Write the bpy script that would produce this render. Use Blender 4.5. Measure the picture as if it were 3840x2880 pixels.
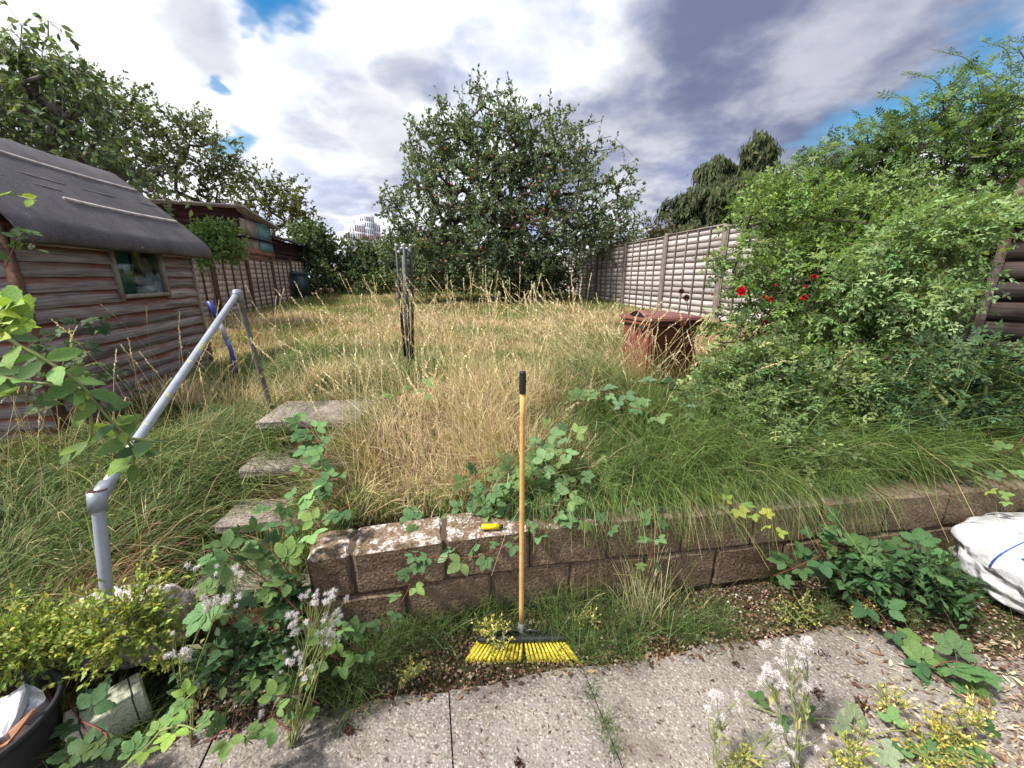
import bpy, bmesh, math, random
import numpy as np
from mathutils import Vector, Matrix

# ------------------------------------------------------------------ camera
for o in list(bpy.data.objects):
    bpy.data.objects.remove(o)
SC = bpy.context.scene
COL = SC.collection
EYE = 1.55
F = 1447.0
PITCH = math.radians(15.45)
cam = bpy.data.cameras.new('camera')
cam.sensor_width = 36.0
cam.lens = 36.0 * F / 3840.0
cam.clip_start = 0.02
cam.clip_end = 3000
camo = bpy.data.objects.new('camera', cam)
COL.objects.link(camo)
camo.location = (0, 0, EYE)
camo.rotation_euler = (math.pi / 2 - PITCH, 0, 0)
SC.camera = camo
CP, SP = math.cos(PITCH), math.sin(PITCH)

def ray(px, py):
    xi = (px - 1920) / F
    yi = (py - 1440) / F
    return np.array([xi, CP - yi * SP, -SP - yi * CP])

def at(px, py, d):
    r = ray(px, py)
    return np.array([0, 0, EYE]) + r * (d / r[1])

def atz(px, py, z):
    r = ray(px, py)
    return np.array([0, 0, EYE]) + r * ((z - EYE) / r[2])

# ------------------------------------------------------------------ world, sun, exposure
SC.view_settings.view_transform = 'Standard'
SC.view_settings.look = 'None'
SC.view_settings.exposure = 0.72
SC.view_settings.gamma = 1.0
SUN_DIR = np.array([-0.55, -0.22, 0.80]); SUN_DIR = SUN_DIR / np.linalg.norm(SUN_DIR)
world = bpy.data.worlds.new('World')
SC.world = world
world.use_nodes = True

class NT:
    """small helper around a node tree"""
    def __init__(s, nt):
        s.nt = nt
        nt.nodes.clear()
    def n(s, t, **kw):
        nd = s.nt.nodes.new(t)
        for k, v in kw.items():
            if k.startswith('i_'):
                nd.inputs[k[2:].replace('_', ' ')].default_value = v
            else:
                setattr(nd, k, v)
        return nd
    def l(s, a, b):
        s.nt.links.new(a, b)
    def math(s, op, a, b=None, clamp=False):
        nd = s.nt.nodes.new('ShaderNodeMath'); nd.operation = op; nd.use_clamp = clamp
        for i, v in enumerate((a, b)):
            if v is None: continue
            if isinstance(v, (int, float)): nd.inputs[i].default_value = v
            else: s.l(v, nd.inputs[i])
        return nd.outputs[0]
    def vmath(s, op, a, b=None):
        nd = s.nt.nodes.new('ShaderNodeVectorMath'); nd.operation = op
        for i, v in enumerate((a, b)):
            if v is None: continue
            if isinstance(v, (tuple, list, np.ndarray)): nd.inputs[i].default_value = tuple(float(q) for q in v)
            elif isinstance(v, (int, float)): nd.inputs['Scale'].default_value = v
            else: s.l(v, nd.inputs[i])
        return nd
    def mix(s, f, a, b, blend='MIX'):
        nd = s.nt.nodes.new('ShaderNodeMix'); nd.data_type = 'RGBA'; nd.blend_type = blend
        for sock, v in ((nd.inputs[0], f), (nd.inputs[6], a), (nd.inputs[7], b)):
            if isinstance(v, (int, float)): sock.default_value = v
            elif isinstance(v, (tuple, list)): sock.default_value = (v[0], v[1], v[2], 1)
            else: s.l(v, sock)
        return nd.outputs[2]
    def smooth(s, v, a, b, lo=0.0, hi=1.0):
        nd = s.nt.nodes.new('ShaderNodeMapRange'); nd.interpolation_type = 'SMOOTHSTEP'
        s.l(v, nd.inputs[0])
        nd.inputs[1].default_value = a; nd.inputs[2].default_value = b
        nd.inputs[3].default_value = lo; nd.inputs[4].default_value = hi
        return nd.outputs[0]
    def noise(s, vec, scale, detail=4, rough=0.55, out='Fac'):
        nd = s.nt.nodes.new('ShaderNodeTexNoise')
        nd.inputs['Scale'].default_value = scale; nd.inputs['Detail'].default_value = detail
        nd.inputs['Roughness'].default_value = rough
        if vec is not None: s.l(vec, nd.inputs['Vector'])
        return nd.outputs[out]

def make_sky():
    t = NT(world.node_tree)
    tc = t.n('ShaderNodeTexCoord')
    d = t.vmath('NORMALIZE', tc.outputs['Generated']).outputs[0]
    sep = t.n('ShaderNodeSeparateXYZ'); t.l(d, sep.inputs[0])
    zz = t.math('ADD', t.math('MAXIMUM', sep.outputs[2], 0.0), 0.22)
    pl = t.n('ShaderNodeCombineXYZ')
    t.l(t.math('DIVIDE', sep.outputs[0], zz), pl.inputs[0])
    t.l(t.math('DIVIDE', sep.outputs[1], zz), pl.inputs[1])
    pv = pl.outputs[0]
    warp = t.noise(pv, 1.7, 5, 0.55, 'Color')
    wv = t.vmath('SUBTRACT', warp, (0.5, 0.5, 0.5)).outputs[0]
    dw = t.vmath('NORMALIZE', t.vmath('ADD', d, t.vmath('SCALE', wv, 0.42).outputs[0]).outputs[0]).outputs[0]
    def blobs(lst):
        acc = None
        for px, py, r, w in lst:
            q = ray(px, py); q = q / np.linalg.norm(q)
            dt = t.vmath('DOT_PRODUCT', dw, q).outputs['Value']
            m = t.smooth(dt, math.cos(math.radians(r)), math.cos(math.radians(r * 0.25)), 0, w)
            acc = m if acc is None else t.math('MAXIMUM', acc, m)
        return acc
    n1 = t.noise(pv, 1.1, 5, 0.5)
    n2 = t.noise(pv, 2.6, 6, 0.55)
    # broken cloud deck: mostly bright, grey-blue undersides
    grey = t.smooth(t.math('ADD', t.math('MULTIPLY', n1, 0.40), t.math('MULTIPLY', n2, 0.60)), 0.44, 0.60)
    darkb = blobs([(2700, 260, 15, 1.0), (3250, 230, 13, 1.0), (2450, 480, 12, .8), (2950, 480, 9, .8), (3500, 60, 9, .55),
                   (1560, 240, 6, .55), (1480, 560, 8, .5), (1250, 560, 6, .4), (800, 160, 5, .5), (2150, 620, 10, .7), (2500, 700, 9, .6)])
    brightb = blobs([(900, 330, 24, 1), (350, 150, 22, 1), (1900, 180, 9, .9), (2520, 580, 4, 1), (2750, 330, 2.5, .5), (1250, 250, 14, .8), (2900, 560, 4, .4), (3600, 640, 12, 1.0)])
    g = t.math('MULTIPLY', grey, t.math('SUBTRACT', 1.0, t.math('MULTIPLY', brightb, 0.45)))
    cl = t.mix(g, (0.74, 0.75, 0.77), (0.28, 0.33, 0.52))
    cl = t.mix(t.math('MULTIPLY', darkb, t.smooth(n2, 0.3, 0.6, 0.62, 1.0)), cl, (0.12, 0.138, 0.225))
    blue = blobs([(1085, 30, 3.6, 1), (1040, 120, 1.6, .7), (3420, 360, 7.5, 1), (3650, 420, 7, .9), (965, 640, 3.6, .9), (850, 335, 1.6, .8), (3150, 470, 4, .6)])
    blue = t.math('MULTIPLY', blue, t.smooth(n2, 0.30, 0.46), True)
    sky = t.n('ShaderNodeTexSky'); sky.sky_type = 'NISHITA'; sky.sun_disc = False
    sky.sun_elevation = math.asin(SUN_DIR[2]); sky.sun_rotation = math.atan2(SUN_DIR[0], SUN_DIR[1])
    sky.air_density = 1.6; sky.dust_density = 0.2; sky.ozone_density = 4.0
    hs = t.n('ShaderNodeHueSaturation'); hs.inputs['Saturation'].default_value = 1.45; t.l(sky.outputs[0], hs.inputs['Color'])
    bgs = t.n('ShaderNodeBackground'); t.l(hs.outputs[0], bgs.inputs[0]); bgs.inputs[1].default_value = 0.085
    bgc = t.n('ShaderNodeBackground'); t.l(cl, bgc.inputs[0]); bgc.inputs[1].default_value = 1.0
    mx = t.n('ShaderNodeMixShader'); t.l(blue, mx.inputs[0]); t.l(bgc.outputs[0], mx.inputs[1]); t.l(bgs.outputs[0], mx.inputs[2])
    out = t.n('ShaderNodeOutputWorld'); t.l(mx.outputs[0], out.inputs[0])
make_sky()

sun = bpy.data.lights.new('sun', 'SUN')
sun.energy = 5.0
sun.angle = math.radians(6)
sun.color = (1.0, 0.95, 0.86)
suno = bpy.data.objects.new('sun', sun)
COL.objects.link(suno)
suno.rotation_euler = Vector(SUN_DIR).to_track_quat('Z', 'Y').to_euler()

# ------------------------------------------------------------------ helpers
rng = np.random.default_rng(7)
random.seed(7)
LOC = {}

def tag(o, label=None, cat=None, group=None, kind=None):
    if label: o['label'] = label
    if cat: o['category'] = cat
    if group: o['group'] = group
    if kind: o['kind'] = kind
    return o

def thing(name, label, cat, loc, group=None):
    o = bpy.data.objects.new(name, None)
    o.empty_display_size = 0.1
    COL.objects.link(o)
    o.location = tuple(float(v) for v in loc)
    LOC[o.name] = Vector(o.location)
    return tag(o, label, cat, group)

def sub_empty(name, parent, loc):
    o = bpy.data.objects.new(name, None)
    COL.objects.link(o); o.parent = parent
    w = Vector([float(v) for v in loc])
    o.location = w - LOC[parent.name]
    LOC[o.name] = w
    return o

def inst(name, mesh, parent, M):
    """a piece that shares mesh data, placed by a world matrix"""
    o = bpy.data.objects.new(name, mesh)
    COL.objects.link(o)
    if parent is not None:
        o.parent = parent
        o.matrix_local = Matrix.Translation(-LOC[parent.name]) @ M
    else:
        o.matrix_local = M
    return o

def nrm(v):
    v = np.asarray(v, float)
    return v / np.maximum(np.linalg.norm(v, axis=-1, keepdims=True), 1e-9)

class MB:
    def __init__(s):
        s.v = []; s.f = []; s.c = []; s.n = 0
    def add(s, v, f, c=None):
        v = np.asarray(v, float).reshape(-1, 3)
        s.v.append(v)
        f = np.asarray(f, int)
        s.f.append(f + s.n)
        if c is None: c = np.ones((len(v), 3))
        c = np.asarray(c, float)
        if c.ndim == 1: c = np.tile(c, (len(v), 1))
        s.c.append(c)
        s.n += len(v)
        return s
    def box(s, c, size, M=None, col=None):
        x, y, z = [q / 2 for q in size]
        v = np.array([[-x,-y,-z],[x,-y,-z],[x,y,-z],[-x,y,-z],[-x,-y,z],[x,-y,z],[x,y,z],[-x,y,z]])
        if M is not None: v = v @ np.asarray(M).T
        return s.add(v + np.asarray(c), [[0,3,2,1],[4,5,6,7],[0,1,5,4],[1,2,6,5],[2,3,7,6],[3,0,4,7]], col)
    def hexa(s, v, col=None):
        return s.add(v, [[0,3,2,1],[4,5,6,7],[0,1,5,4],[1,2,6,5],[2,3,7,6],[3,0,4,7]], col)
    def tube(s, pts, rad, k=8, col=None, cap=True):
        pts = np.asarray(pts, float); m = len(pts)
        rad = np.broadcast_to(np.asarray(rad, float), (m,))
        tg = np.gradient(pts, axis=0); tg = nrm(tg)
        ref = np.array([0, 0, 1.0]) if abs(tg[0][2]) < 0.9 else np.array([1.0, 0, 0])
        vs = []
        x = nrm(np.cross(tg[0], ref))
        for i in range(m):
            x = nrm(x - tg[i] * np.dot(x, tg[i]))
            y = np.cross(tg[i], x)
            a = np.linspace(0, 2 * math.pi, k, endpoint=False)
            vs.append(pts[i] + rad[i] * (np.cos(a)[:, None] * x + np.sin(a)[:, None] * y))
        fs = []
        for i in range(m - 1):
            for j in range(k):
                fs.append([i*k+j, i*k+(j+1)%k, (i+1)*k+(j+1)%k, (i+1)*k+j])
        s.add(np.concatenate(vs), fs, col)
        if cap:
            n0 = s.n - m * k
            for ring, sgn in ((0, -1), (m - 1, 1)):
                c = pts[ring]
                s.v.append(c[None]); s.c.append(s.c[-1][:1] if s.c[-1].ndim == 2 else np.ones((1, 3)))
                ci = s.n; s.n += 1
                fs = []
                for j in range(k):
                    a, b = n0 + ring*k + j, n0 + ring*k + (j+1) % k
                    fs.append([ci, b, a] if sgn < 0 else [ci, a, b])
                s.f.append(np.array(fs))
        return s
    def lathe(s, prof, center, k=24, col=None):
        prof = np.asarray(prof, float); m = len(prof)
        a = np.linspace(0, 2*math.pi, k, endpoint=False)
        v = np.stack([prof[:, None, 0]*np.cos(a), prof[:, None, 0]*np.sin(a), np.repeat(prof[:, None, 1], k, 1)], -1).reshape(-1, 3)
        fs = [[i*k+j, i*k+(j+1)%k, (i+1)*k+(j+1)%k, (i+1)*k+j] for i in range(m-1) for j in range(k)]
        return s.add(v + np.asarray(center), fs, col)
    def mesh(s, name, mat, off=None, smooth=False):
        V = np.concatenate(s.v)
        if off is not None: V = V - np.asarray(off)
        me = bpy.data.meshes.new(name)
        loops = []; starts = []; tot = []; p = 0
        for f in s.f:
            if f.size == 0: continue
            nf, k = f.shape
            loops.append(f.ravel())
            starts.append(p + np.arange(nf) * k); tot.append(np.full(nf, k)); p += nf * k
        loops = np.concatenate(loops).astype(np.int32); starts = np.concatenate(starts).astype(np.int32)
        me.vertices.add(len(V)); me.vertices.foreach_set('co', V.astype(np.float32).ravel())
        me.loops.add(len(loops)); me.loops.foreach_set('vertex_index', loops)
        me.polygons.add(len(starts)); me.polygons.foreach_set('loop_start', starts)
        me.polygons.foreach_set('loop_total', np.concatenate(tot).astype(np.int32))
        if smooth:
            me.polygons.foreach_set('use_smooth', np.ones(len(starts), bool))
        C = np.concatenate(s.c)
        at_ = me.color_attributes.new('Col', 'FLOAT_COLOR', 'POINT')
        at_.data.foreach_set('color', np.concatenate([C, np.ones((len(C), 1))], 1).astype(np.float32).ravel())
        me.update(calc_edges=True)
        if mat is not None: me.materials.append(mat)
        return me
    def obj(s, name, mat, parent=None, smooth=False):
        off = LOC[parent.name] if parent is not None else None
        o = bpy.data.objects.new(name, s.mesh(name, mat, off, smooth))
        COL.objects.link(o)
        if parent is not None:
            o.parent = parent
            LOC[o.name] = LOC[parent.name]
        else:
            LOC[o.name] = Vector((0, 0, 0))
        return o

def lattice(seed):
    return np.random.default_rng(seed).random((64, 64))
_L = {}
def vnoise(x, y, scale=1.0, seed=0):
    if seed not in _L: _L[seed] = lattice(seed + 100)
    L = _L[seed]
    x = np.asarray(x, float) * scale; y = np.asarray(y, float) * scale
    xi = np.floor(x).astype(int); yi = np.floor(y).astype(int)
    fx = x - xi; fy = y - yi
    fx = fx*fx*(3-2*fx); fy = fy*fy*(3-2*fy)
    g = lambda a, b: L[a % 64, b % 64]
    return (g(xi,yi)*(1-fx)+g(xi+1,yi)*fx)*(1-fy) + (g(xi,yi+1)*(1-fx)+g(xi+1,yi+1)*fx)*fy
def fbm(x, y, scale=1.0, seed=0):
    return 0.55*vnoise(x, y, scale, seed) + 0.3*vnoise(x, y, scale*2.1, seed+1) + 0.15*vnoise(x, y, scale*4.3, seed+2)
def sst(x, a, b):
    t = np.clip((np.asarray(x, float) - a) / (b - a), 0, 1)
    return t*t*(3-2*t)

# ------------------------------------------------------------------ materials
MATS = {}
def newmat(name):
    m = bpy.data.materials.new(name); m.use_nodes = True
    t = NT(m.node_tree)
    out = t.n('ShaderNodeOutputMaterial')
    p = t.n('ShaderNodeBsdfPrincipled')
    t.l(p.outputs[0], out.inputs[0])
    MATS[name] = m
    return m, t, p, out

def bump(t, p, h, strength, dist=0.01):
    b = t.n('ShaderNodeBump'); b.inputs['Strength'].default_value = strength; b.inputs['Distance'].default_value = dist
    t.l(h, b.inputs['Height']); t.l(b.outputs[0], p.inputs['Normal'])

def leafmat(name, transl=0.3, rough=0.6, var=0.5, spec=0.18, tint=(1.25, 1.3, 0.55)):
    m, t, p, out = newmat(name)
    a = t.n('ShaderNodeAttribute'); a.attribute_name = 'Col'
    oi = t.n('ShaderNodeObjectInfo')
    k = t.math('ADD', t.math('MULTIPLY', oi.outputs['Random'], var), 1 - var/2)
    tc = t.n('ShaderNodeTexCoord')
    nz = t.noise(tc.outputs['Object'], 22, 3)
    k = t.math('MULTIPLY', k, t.smooth(nz, 0.25, 0.75, 0.75, 1.25))
    hue = t.math('FRACT', t.math('MULTIPLY', oi.outputs['Random'], 7.31))
    tint_ = t.mix(t.math('MULTIPLY', t.smooth(hue, 0.35, 1.0), 1.0 if var > 0.4 else 0.0), a.outputs['Color'], t.mix(1.0, a.outputs['Color'], (1.25, 1.06, 0.80), 'MULTIPLY'))
    c = t.vmath('SCALE', tint_); t.l(k, c.inputs['Scale'])
    t.l(c.outputs[0], p.inputs['Base Color'])
    p.inputs['Roughness'].default_value = rough
    p.inputs['Specular IOR Level'].default_value = spec
    if transl > 0:
        tr = t.n('ShaderNodeBsdfTranslucent')
        tcol = t.mix(1.0, c.outputs[0], tint, 'MULTIPLY')
        t.l(tcol, tr.inputs[0])
        mx = t.n('ShaderNodeMixShader'); mx.inputs[0].default_value = transl
        t.l(p.outputs[0], mx.inputs[1]); t.l(tr.outputs[0], mx.inputs[2]); t.l(mx.outputs[0], out.inputs[0])
    return m
M_leaf = leafmat('leaf', 0.32)
M_leaf_far = leafmat('leaf_far', 0.30, 0.65, 0.0, 0.15)
M_grass = leafmat('grass', 0.25, 0.6, 0.0, 0.2)
M_petal = leafmat('petal', 0.25, 0.6, 0.2, 0.2, (1, 1, 1))

def wood(name, grey, dark, red, redamt=0.5, scale=1.0, edge=True, bumpk=0.35):
    """weathered board: grain runs along local X, stain left high under the lap, grey wear below"""
    m, t, p, out = newmat(name)
    tc = t.n('ShaderNodeTexCoord'); oi = t.n('ShaderNodeObjectInfo')
    off = t.vmath('SCALE', (7.3, 3.1, 9.7)); t.l(t.math('MULTIPLY', oi.outputs['Random'], 10.0), off.inputs['Scale'])
    v = t.vmath('ADD', tc.outputs['Object'], off.outputs[0]).outputs[0]
    mp = t.n('ShaderNodeMapping'); mp.inputs['Scale'].default_value = (0.9*scale, 14*scale, 44*scale); t.l(v, mp.inputs[0])
    g = t.noise(mp.outputs[0], 2.2, 7, 0.65)
    mp2 = t.n('ShaderNodeMapping'); mp2.inputs['Scale'].default_value = (1.6*scale, 3*scale, 9*scale); t.l(v, mp2.inputs[0])
    b = t.noise(mp2.outputs[0], 1.7, 4, 0.6)
    col = t.mix(t.smooth(t.math('ADD', t.math('MULTIPLY', g, 0.6), t.math('MULTIPLY', b, 0.4)), 0.33, 0.64), dark, grey)
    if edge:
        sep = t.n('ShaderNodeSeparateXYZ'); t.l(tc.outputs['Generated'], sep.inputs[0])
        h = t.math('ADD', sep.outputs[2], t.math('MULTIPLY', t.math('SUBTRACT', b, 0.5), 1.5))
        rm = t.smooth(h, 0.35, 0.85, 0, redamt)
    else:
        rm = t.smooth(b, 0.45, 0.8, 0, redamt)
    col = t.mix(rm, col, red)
    k = t.math('ADD', t.math('MULTIPLY', oi.outputs['Random'], 0.5), 0.75)
    c = t.vmath('SCALE', col); t.l(k, c.inputs['Scale'])
    t.l(c.outputs[0], p.inputs['Base Color'])
    p.inputs['Roughness'].default_value = 0.8
    p.inputs['Specular IOR Level'].default_value = 0.2
    bump(t, p, g, bumpk, 0.006)
    return m
M_shed = wood('shed_board', (0.37, 0.34, 0.36), (0.10, 0.078, 0.076), (0.15, 0.042, 0.018), 0.92)  # red-brown stain, its colour darkened to deepen the shadow under each lap
M_fence_r = wood('silver_fence', (0.60, 0.575, 0.58), (0.34, 0.31, 0.30), (0.21, 0.115, 0.07), 0.3, 1.0)
M_fence_l = wood('pinkish_fence', (0.56, 0.47, 0.43), (0.32, 0.255, 0.225), (0.2, 0.12, 0.08), 0.3)
M_batten_l = wood('brown_batten', (0.13, 0.075, 0.05), (0.06, 0.034, 0.024), (0.12, 0.05, 0.02), 0.4, 1, False)
M_batten_r = wood('grey_batten', (0.25, 0.215, 0.2), (0.1, 0.075, 0.06), (0.15, 0.07, 0.035), 0.5, 1, False)
M_nshed = wood('maroon_board', (0.062, 0.026, 0.028), (0.02, 0.009, 0.010), (0.07, 0.02, 0.015), 0.4)
M_oshed = wood('orange_board', (0.30, 0.17, 0.12), (0.10, 0.04, 0.025), (0.30, 0.09, 0.03), 0.7)
M_dshed = wood('dark_board', (0.10, 0.085, 0.085), (0.03, 0.02, 0.018), (0.06, 0.028, 0.018), 0.5)
M_oldwood = wood('pale_batten', (0.40, 0.37, 0.36), (0.2, 0.17, 0.16), (0.25, 0.18, 0.14), 0.3, 1, False)
M_handle = wood('broom_wood', (0.68, 0.43, 0.16), (0.54, 0.31, 0.10), (0.6, 0.36, 0.12), 0.2, 1, False, 0.08)

def speck(name, base, base2, light, dark, cell=90, la=0.5, rough=0.9, bumpk=0.6, lichen=None, patch=3.0, stain=None, bd=0.008):
    """aggregate concrete: small stones of several tones in a cement field"""
    m, t, p, out = newmat(name)
    tc = t.n('ShaderNodeTexCoord'); oi = t.n('ShaderNodeObjectInfo')
    off = t.vmath('SCALE', (7.3, 3.1, 9.7)); t.l(t.math('MULTIPLY', oi.outputs['Random'], 10.0), off.inputs['Scale'])
    v = t.vmath('ADD', tc.outputs['Object'], off.outputs[0]).outputs[0]
    vo = t.n('ShaderNodeTexVoronoi'); vo.inputs['Scale'].default_value = cell; t.l(v, vo.inputs['Vector'])
    vc = t.n('ShaderNodeSeparateColor'); t.l(vo.outputs['Color'], vc.inputs[0])
    vo2 = t.n('ShaderNodeTexVoronoi'); vo2.inputs['Scale'].default_value = cell * 2.3; t.l(v, vo2.inputs['Vector'])
    vc2 = t.n('ShaderNodeSeparateColor'); t.l(vo2.outputs['Color'], vc2.inputs[0])
    n = t.noise(v, patch, 5, 0.6)
    col = t.mix(t.smooth(n, 0.3, 0.7), base, base2)
    inside = t.smooth(vo.outputs['Distance'], 0.55, 0.3)
    col = t.mix(t.math('MULTIPLY', t.smooth(vc.outputs[0], 0.72, 0.9), t.math('MULTIPLY', inside, la)), col, light)
    col = t.mix(t.math('MULTIPLY', t.smooth(vc.outputs[1], 0.72, 0.9), t.math('MULTIPLY', inside, 0.75)), col, dark)
    col = t.mix(t.smooth(vc2.outputs[0], 0.82, 0.95, 0, la*0.8), col, light)
    col = t.mix(t.smooth(vc2.outputs[1], 0.80, 0.95, 0, 0.6), col, dark)
    if lichen is not None:
        ge = t.n('ShaderNodeNewGeometry'); sp = t.n('ShaderNodeSeparateXYZ'); t.l(ge.outputs['Normal'], sp.inputs[0])
        n3 = t.noise(v, 17, 6, 0.72)
        sq = t.n('ShaderNodeSeparateXYZ'); t.l(ge.outputs['Position'], sq.inputs[0])
        f = t.math('MULTIPLY', t.smooth(sp.outputs[2], 0.25, 0.7), t.smooth(n3, 0.47, 0.57))
        f = t.math('MULTIPLY', f, t.math('MULTIPLY', t.smooth(sq.outputs[2], 0.36, 0.42), t.smooth(sq.outputs[0], 0.9, 0.2, 0.25, 1.0)) if name == 'block_concrete' else 1.0)
        n4 = t.noise(v, 60, 3, 0.6)
        col = t.mix(t.math('MULTIPLY', f, t.smooth(n4, 0.35, 0.6)), col, lichen)
    if stain is not None:
        n5 = t.noise(tc.outputs['Object'], 3.3, 6, 0.62)
        col = t.mix(t.smooth(n5, 0.50, 0.72, 0, 0.85), col, stain)
        col = t.mix(t.smooth(t.noise(tc.outputs['Object'], 14, 5, 0.7), 0.60, 0.75, 0, 0.6), col, stain)
    t.l(col, p.inputs['Base Color'])
    p.inputs['Roughness'].default_value = rough
    p.inputs['Specular IOR Level'].default_value = 0.25
    hh = t.math('ADD', t.math('MULTIPLY', vo.outputs['Distance'], -0.6), t.noise(v, cell*0.6, 4))
    bump(t, p, hh, bumpk, bd)
    return m
M_block = speck('block_concrete', (0.115, 0.075, 0.047), (0.19, 0.132, 0.086), (0.30, 0.24, 0.17), (0.035, 0.022, 0.015), 75, 0.5, lichen=(0.50, 0.455, 0.435))
M_patio = speck('patio_concrete', (0.185, 0.162, 0.145), (0.25, 0.222, 0.202), (0.50, 0.45, 0.41), (0.09, 0.068, 0.058), 85, 0.62, stain=(0.115, 0.092, 0.074))
M_step = speck('step_concrete', (0.20, 0.165, 0.145), (0.29, 0.245, 0.22), (0.48, 0.43, 0.40), (0.09, 0.07, 0.055), 95, 0.6, stain=(0.10, 0.08, 0.06))
M_pale_block = speck('pale_block', (0.34, 0.36, 0.27), (0.43, 0.44, 0.34), (0.55, 0.55, 0.46), (0.2, 0.21, 0.15), 140, 0.3, bumpk=0.25)
M_boulder = speck('boulder', (0.25, 0.21, 0.19), (0.36, 0.31, 0.29), (0.66, 0.6, 0.6), (0.08, 0.06, 0.05), 70, 0.6, lichen=(0.6, 0.55, 0.55))

def plain(name, col, rough=0.6, metal=0.0, var=0.18, nscale=8, col2=None, bumpk=0.1, spec=0.4, chip=None, chipt=0.62):
    m, t, p, out = newmat(name)
    tc = t.n('ShaderNodeTexCoord')
    n = t.noise(tc.outputs['Object'], nscale, 6, 0.6)
    c2 = col2 if col2 else tuple(c * (1 - 2*var) for c in col)
    c = t.mix(t.smooth(n, 0.3, 0.7), c2, col)
    if chip:
        n2 = t.noise(tc.outputs['Object'], 26, 5, 0.7)
        n3 = t.noise(tc.outputs['Object'], 5, 3, 0.5)
        f = t.math('ADD', t.math('MULTIPLY', n2, 0.5), t.math('MULTIPLY', n3, 0.5))
        c = t.mix(t.smooth(f, chipt, chipt + 0.03), c, chip)
    t.l(c, p.inputs['Base Color'])
    p.inputs['Roughness'].default_value = rough
    p.inputs['Metallic'].default_value = metal
    p.inputs['Specular IOR Level'].default_value = spec
    if bumpk: bump(t, p, n, bumpk, 0.01)
    return m
M_rail = plain('rail_paint', (0.30, 0.33, 0.38), 0.45, 0.1, 0.1, 14, chip=(0.55, 0.47, 0.10), chipt=0.57)
M_railpost = plain('old_rail_post', (0.16, 0.145, 0.12), 0.8, 0, 0.25, 18, chip=(0.36, 0.25, 0.03), chipt=0.555)
M_fitting = plain('fitting', (0.27, 0.30, 0.34), 0.4, 0.3, 0.1, 20)
M_hole = plain('pipe_inside', (0.03, 0.025, 0.02), 0.9)
M_rust = plain('rust', (0.12, 0.06, 0.035), 0.9, 0, 0.3, 30)
M_bluepipe = plain('blue_plastic', (0.03, 0.05, 0.28), 0.45, 0, 0.2, 10)
M_greywrap = plain('grey_tape', (0.42, 0.42, 0.46), 0.7)
M_steel = plain('dull_steel', (0.075, 0.08, 0.092), 0.6, 0.2, 0.25, 16)
M_darkmetal = plain('dark_metal', (0.05, 0.05, 0.055), 0.6, 0.3, 0.2, 16)
M_palegrey = plain('pale_plastic', (0.52, 0.52, 0.54), 0.6)
M_binb = plain('brown_bin', (0.18, 0.055, 0.038), 0.6, 0, 0.1, 6)
M_binl = plain('brown_bin_lid', (0.17, 0.065, 0.052), 0.5, 0, 0.08, 5)
M_bindark = plain('bin_black', (0.015, 0.012, 0.012), 0.6)
M_sticker = plain('sticker', (0.30, 0.29, 0.27), 0.5, 0, 0.1)
M_stick2 = plain('sticker_print', (0.08, 0.075, 0.07), 0.5)
M_greenbin = plain('green_bin', (0.012, 0.032, 0.03), 0.55)
M_redslab = plain('red_slab', (0.42, 0.13, 0.09), 0.8)
M_black = plain('black_plastic', (0.018, 0.018, 0.02), 0.4, 0, 0.1)
M_bristle = plain('yellow_bristle', (0.76, 0.62, 0.06), 0.6, 0, 0.2, 60, bumpk=0.5)
M_collar = plain('grey_collar', (0.16, 0.17, 0.18), 0.5)
M_yellow = plain('yellow_tube', (0.80, 0.55, 0.01), 0.4, 0, 0.05)
M_pot = plain('black_pot', (0.022, 0.022, 0.026), 0.5, 0, 0.15, 12)
M_potin = plain('pot_inside', (0.07, 0.035, 0.028), 0.8)
M_poly = plain('polystyrene', (0.55, 0.57, 0.62), 0.7, 0, 0.1)
M_terr = plain('terracotta', (0.48, 0.24, 0.14), 0.8, 0, 0.12)
M_brownsheet = plain('brown_sheet', (0.10, 0.04, 0.035), 0.7)
M_greenpaint = plain('green_paint', (0.02, 0.17, 0.11), 0.5, 0, 0.1)
M_cardboard = plain('card', (0.55, 0.54, 0.5), 0.8)
M_greyfab = plain('grey_cloth', (0.25, 0.26, 0.27), 0.9)
M_inside = plain('shed_inside', (0.03, 0.028, 0.03), 0.9)
M_frame = plain('window_frame', (0.26, 0.23, 0.19), 0.8, 0, 0.2, 20)
M_bark = plain('bark', (0.085, 0.062, 0.05), 0.9, 0, 0.3, 18, bumpk=0.6)
M_bark_pale = plain('pale_bark', (0.17, 0.15, 0.14), 0.9, 0, 0.3, 18, bumpk=0.6)
M_cane = plain('red_cane', (0.17, 0.045, 0.035), 0.6, 0, 0.2, 20)
M_greencane = plain('green_cane', (0.22, 0.26, 0.08), 0.6, 0, 0.2, 20)
M_apple = plain('apple_skin', (0.26, 0.04, 0.035), 0.5, 0, 0.1, 16, col2=(0.30, 0.13, 0.07))
M_bagw = plain('bag_weave', (0.66, 0.67, 0.72), 0.7, 0, 0.06, 6, bumpk=0.25)
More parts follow.
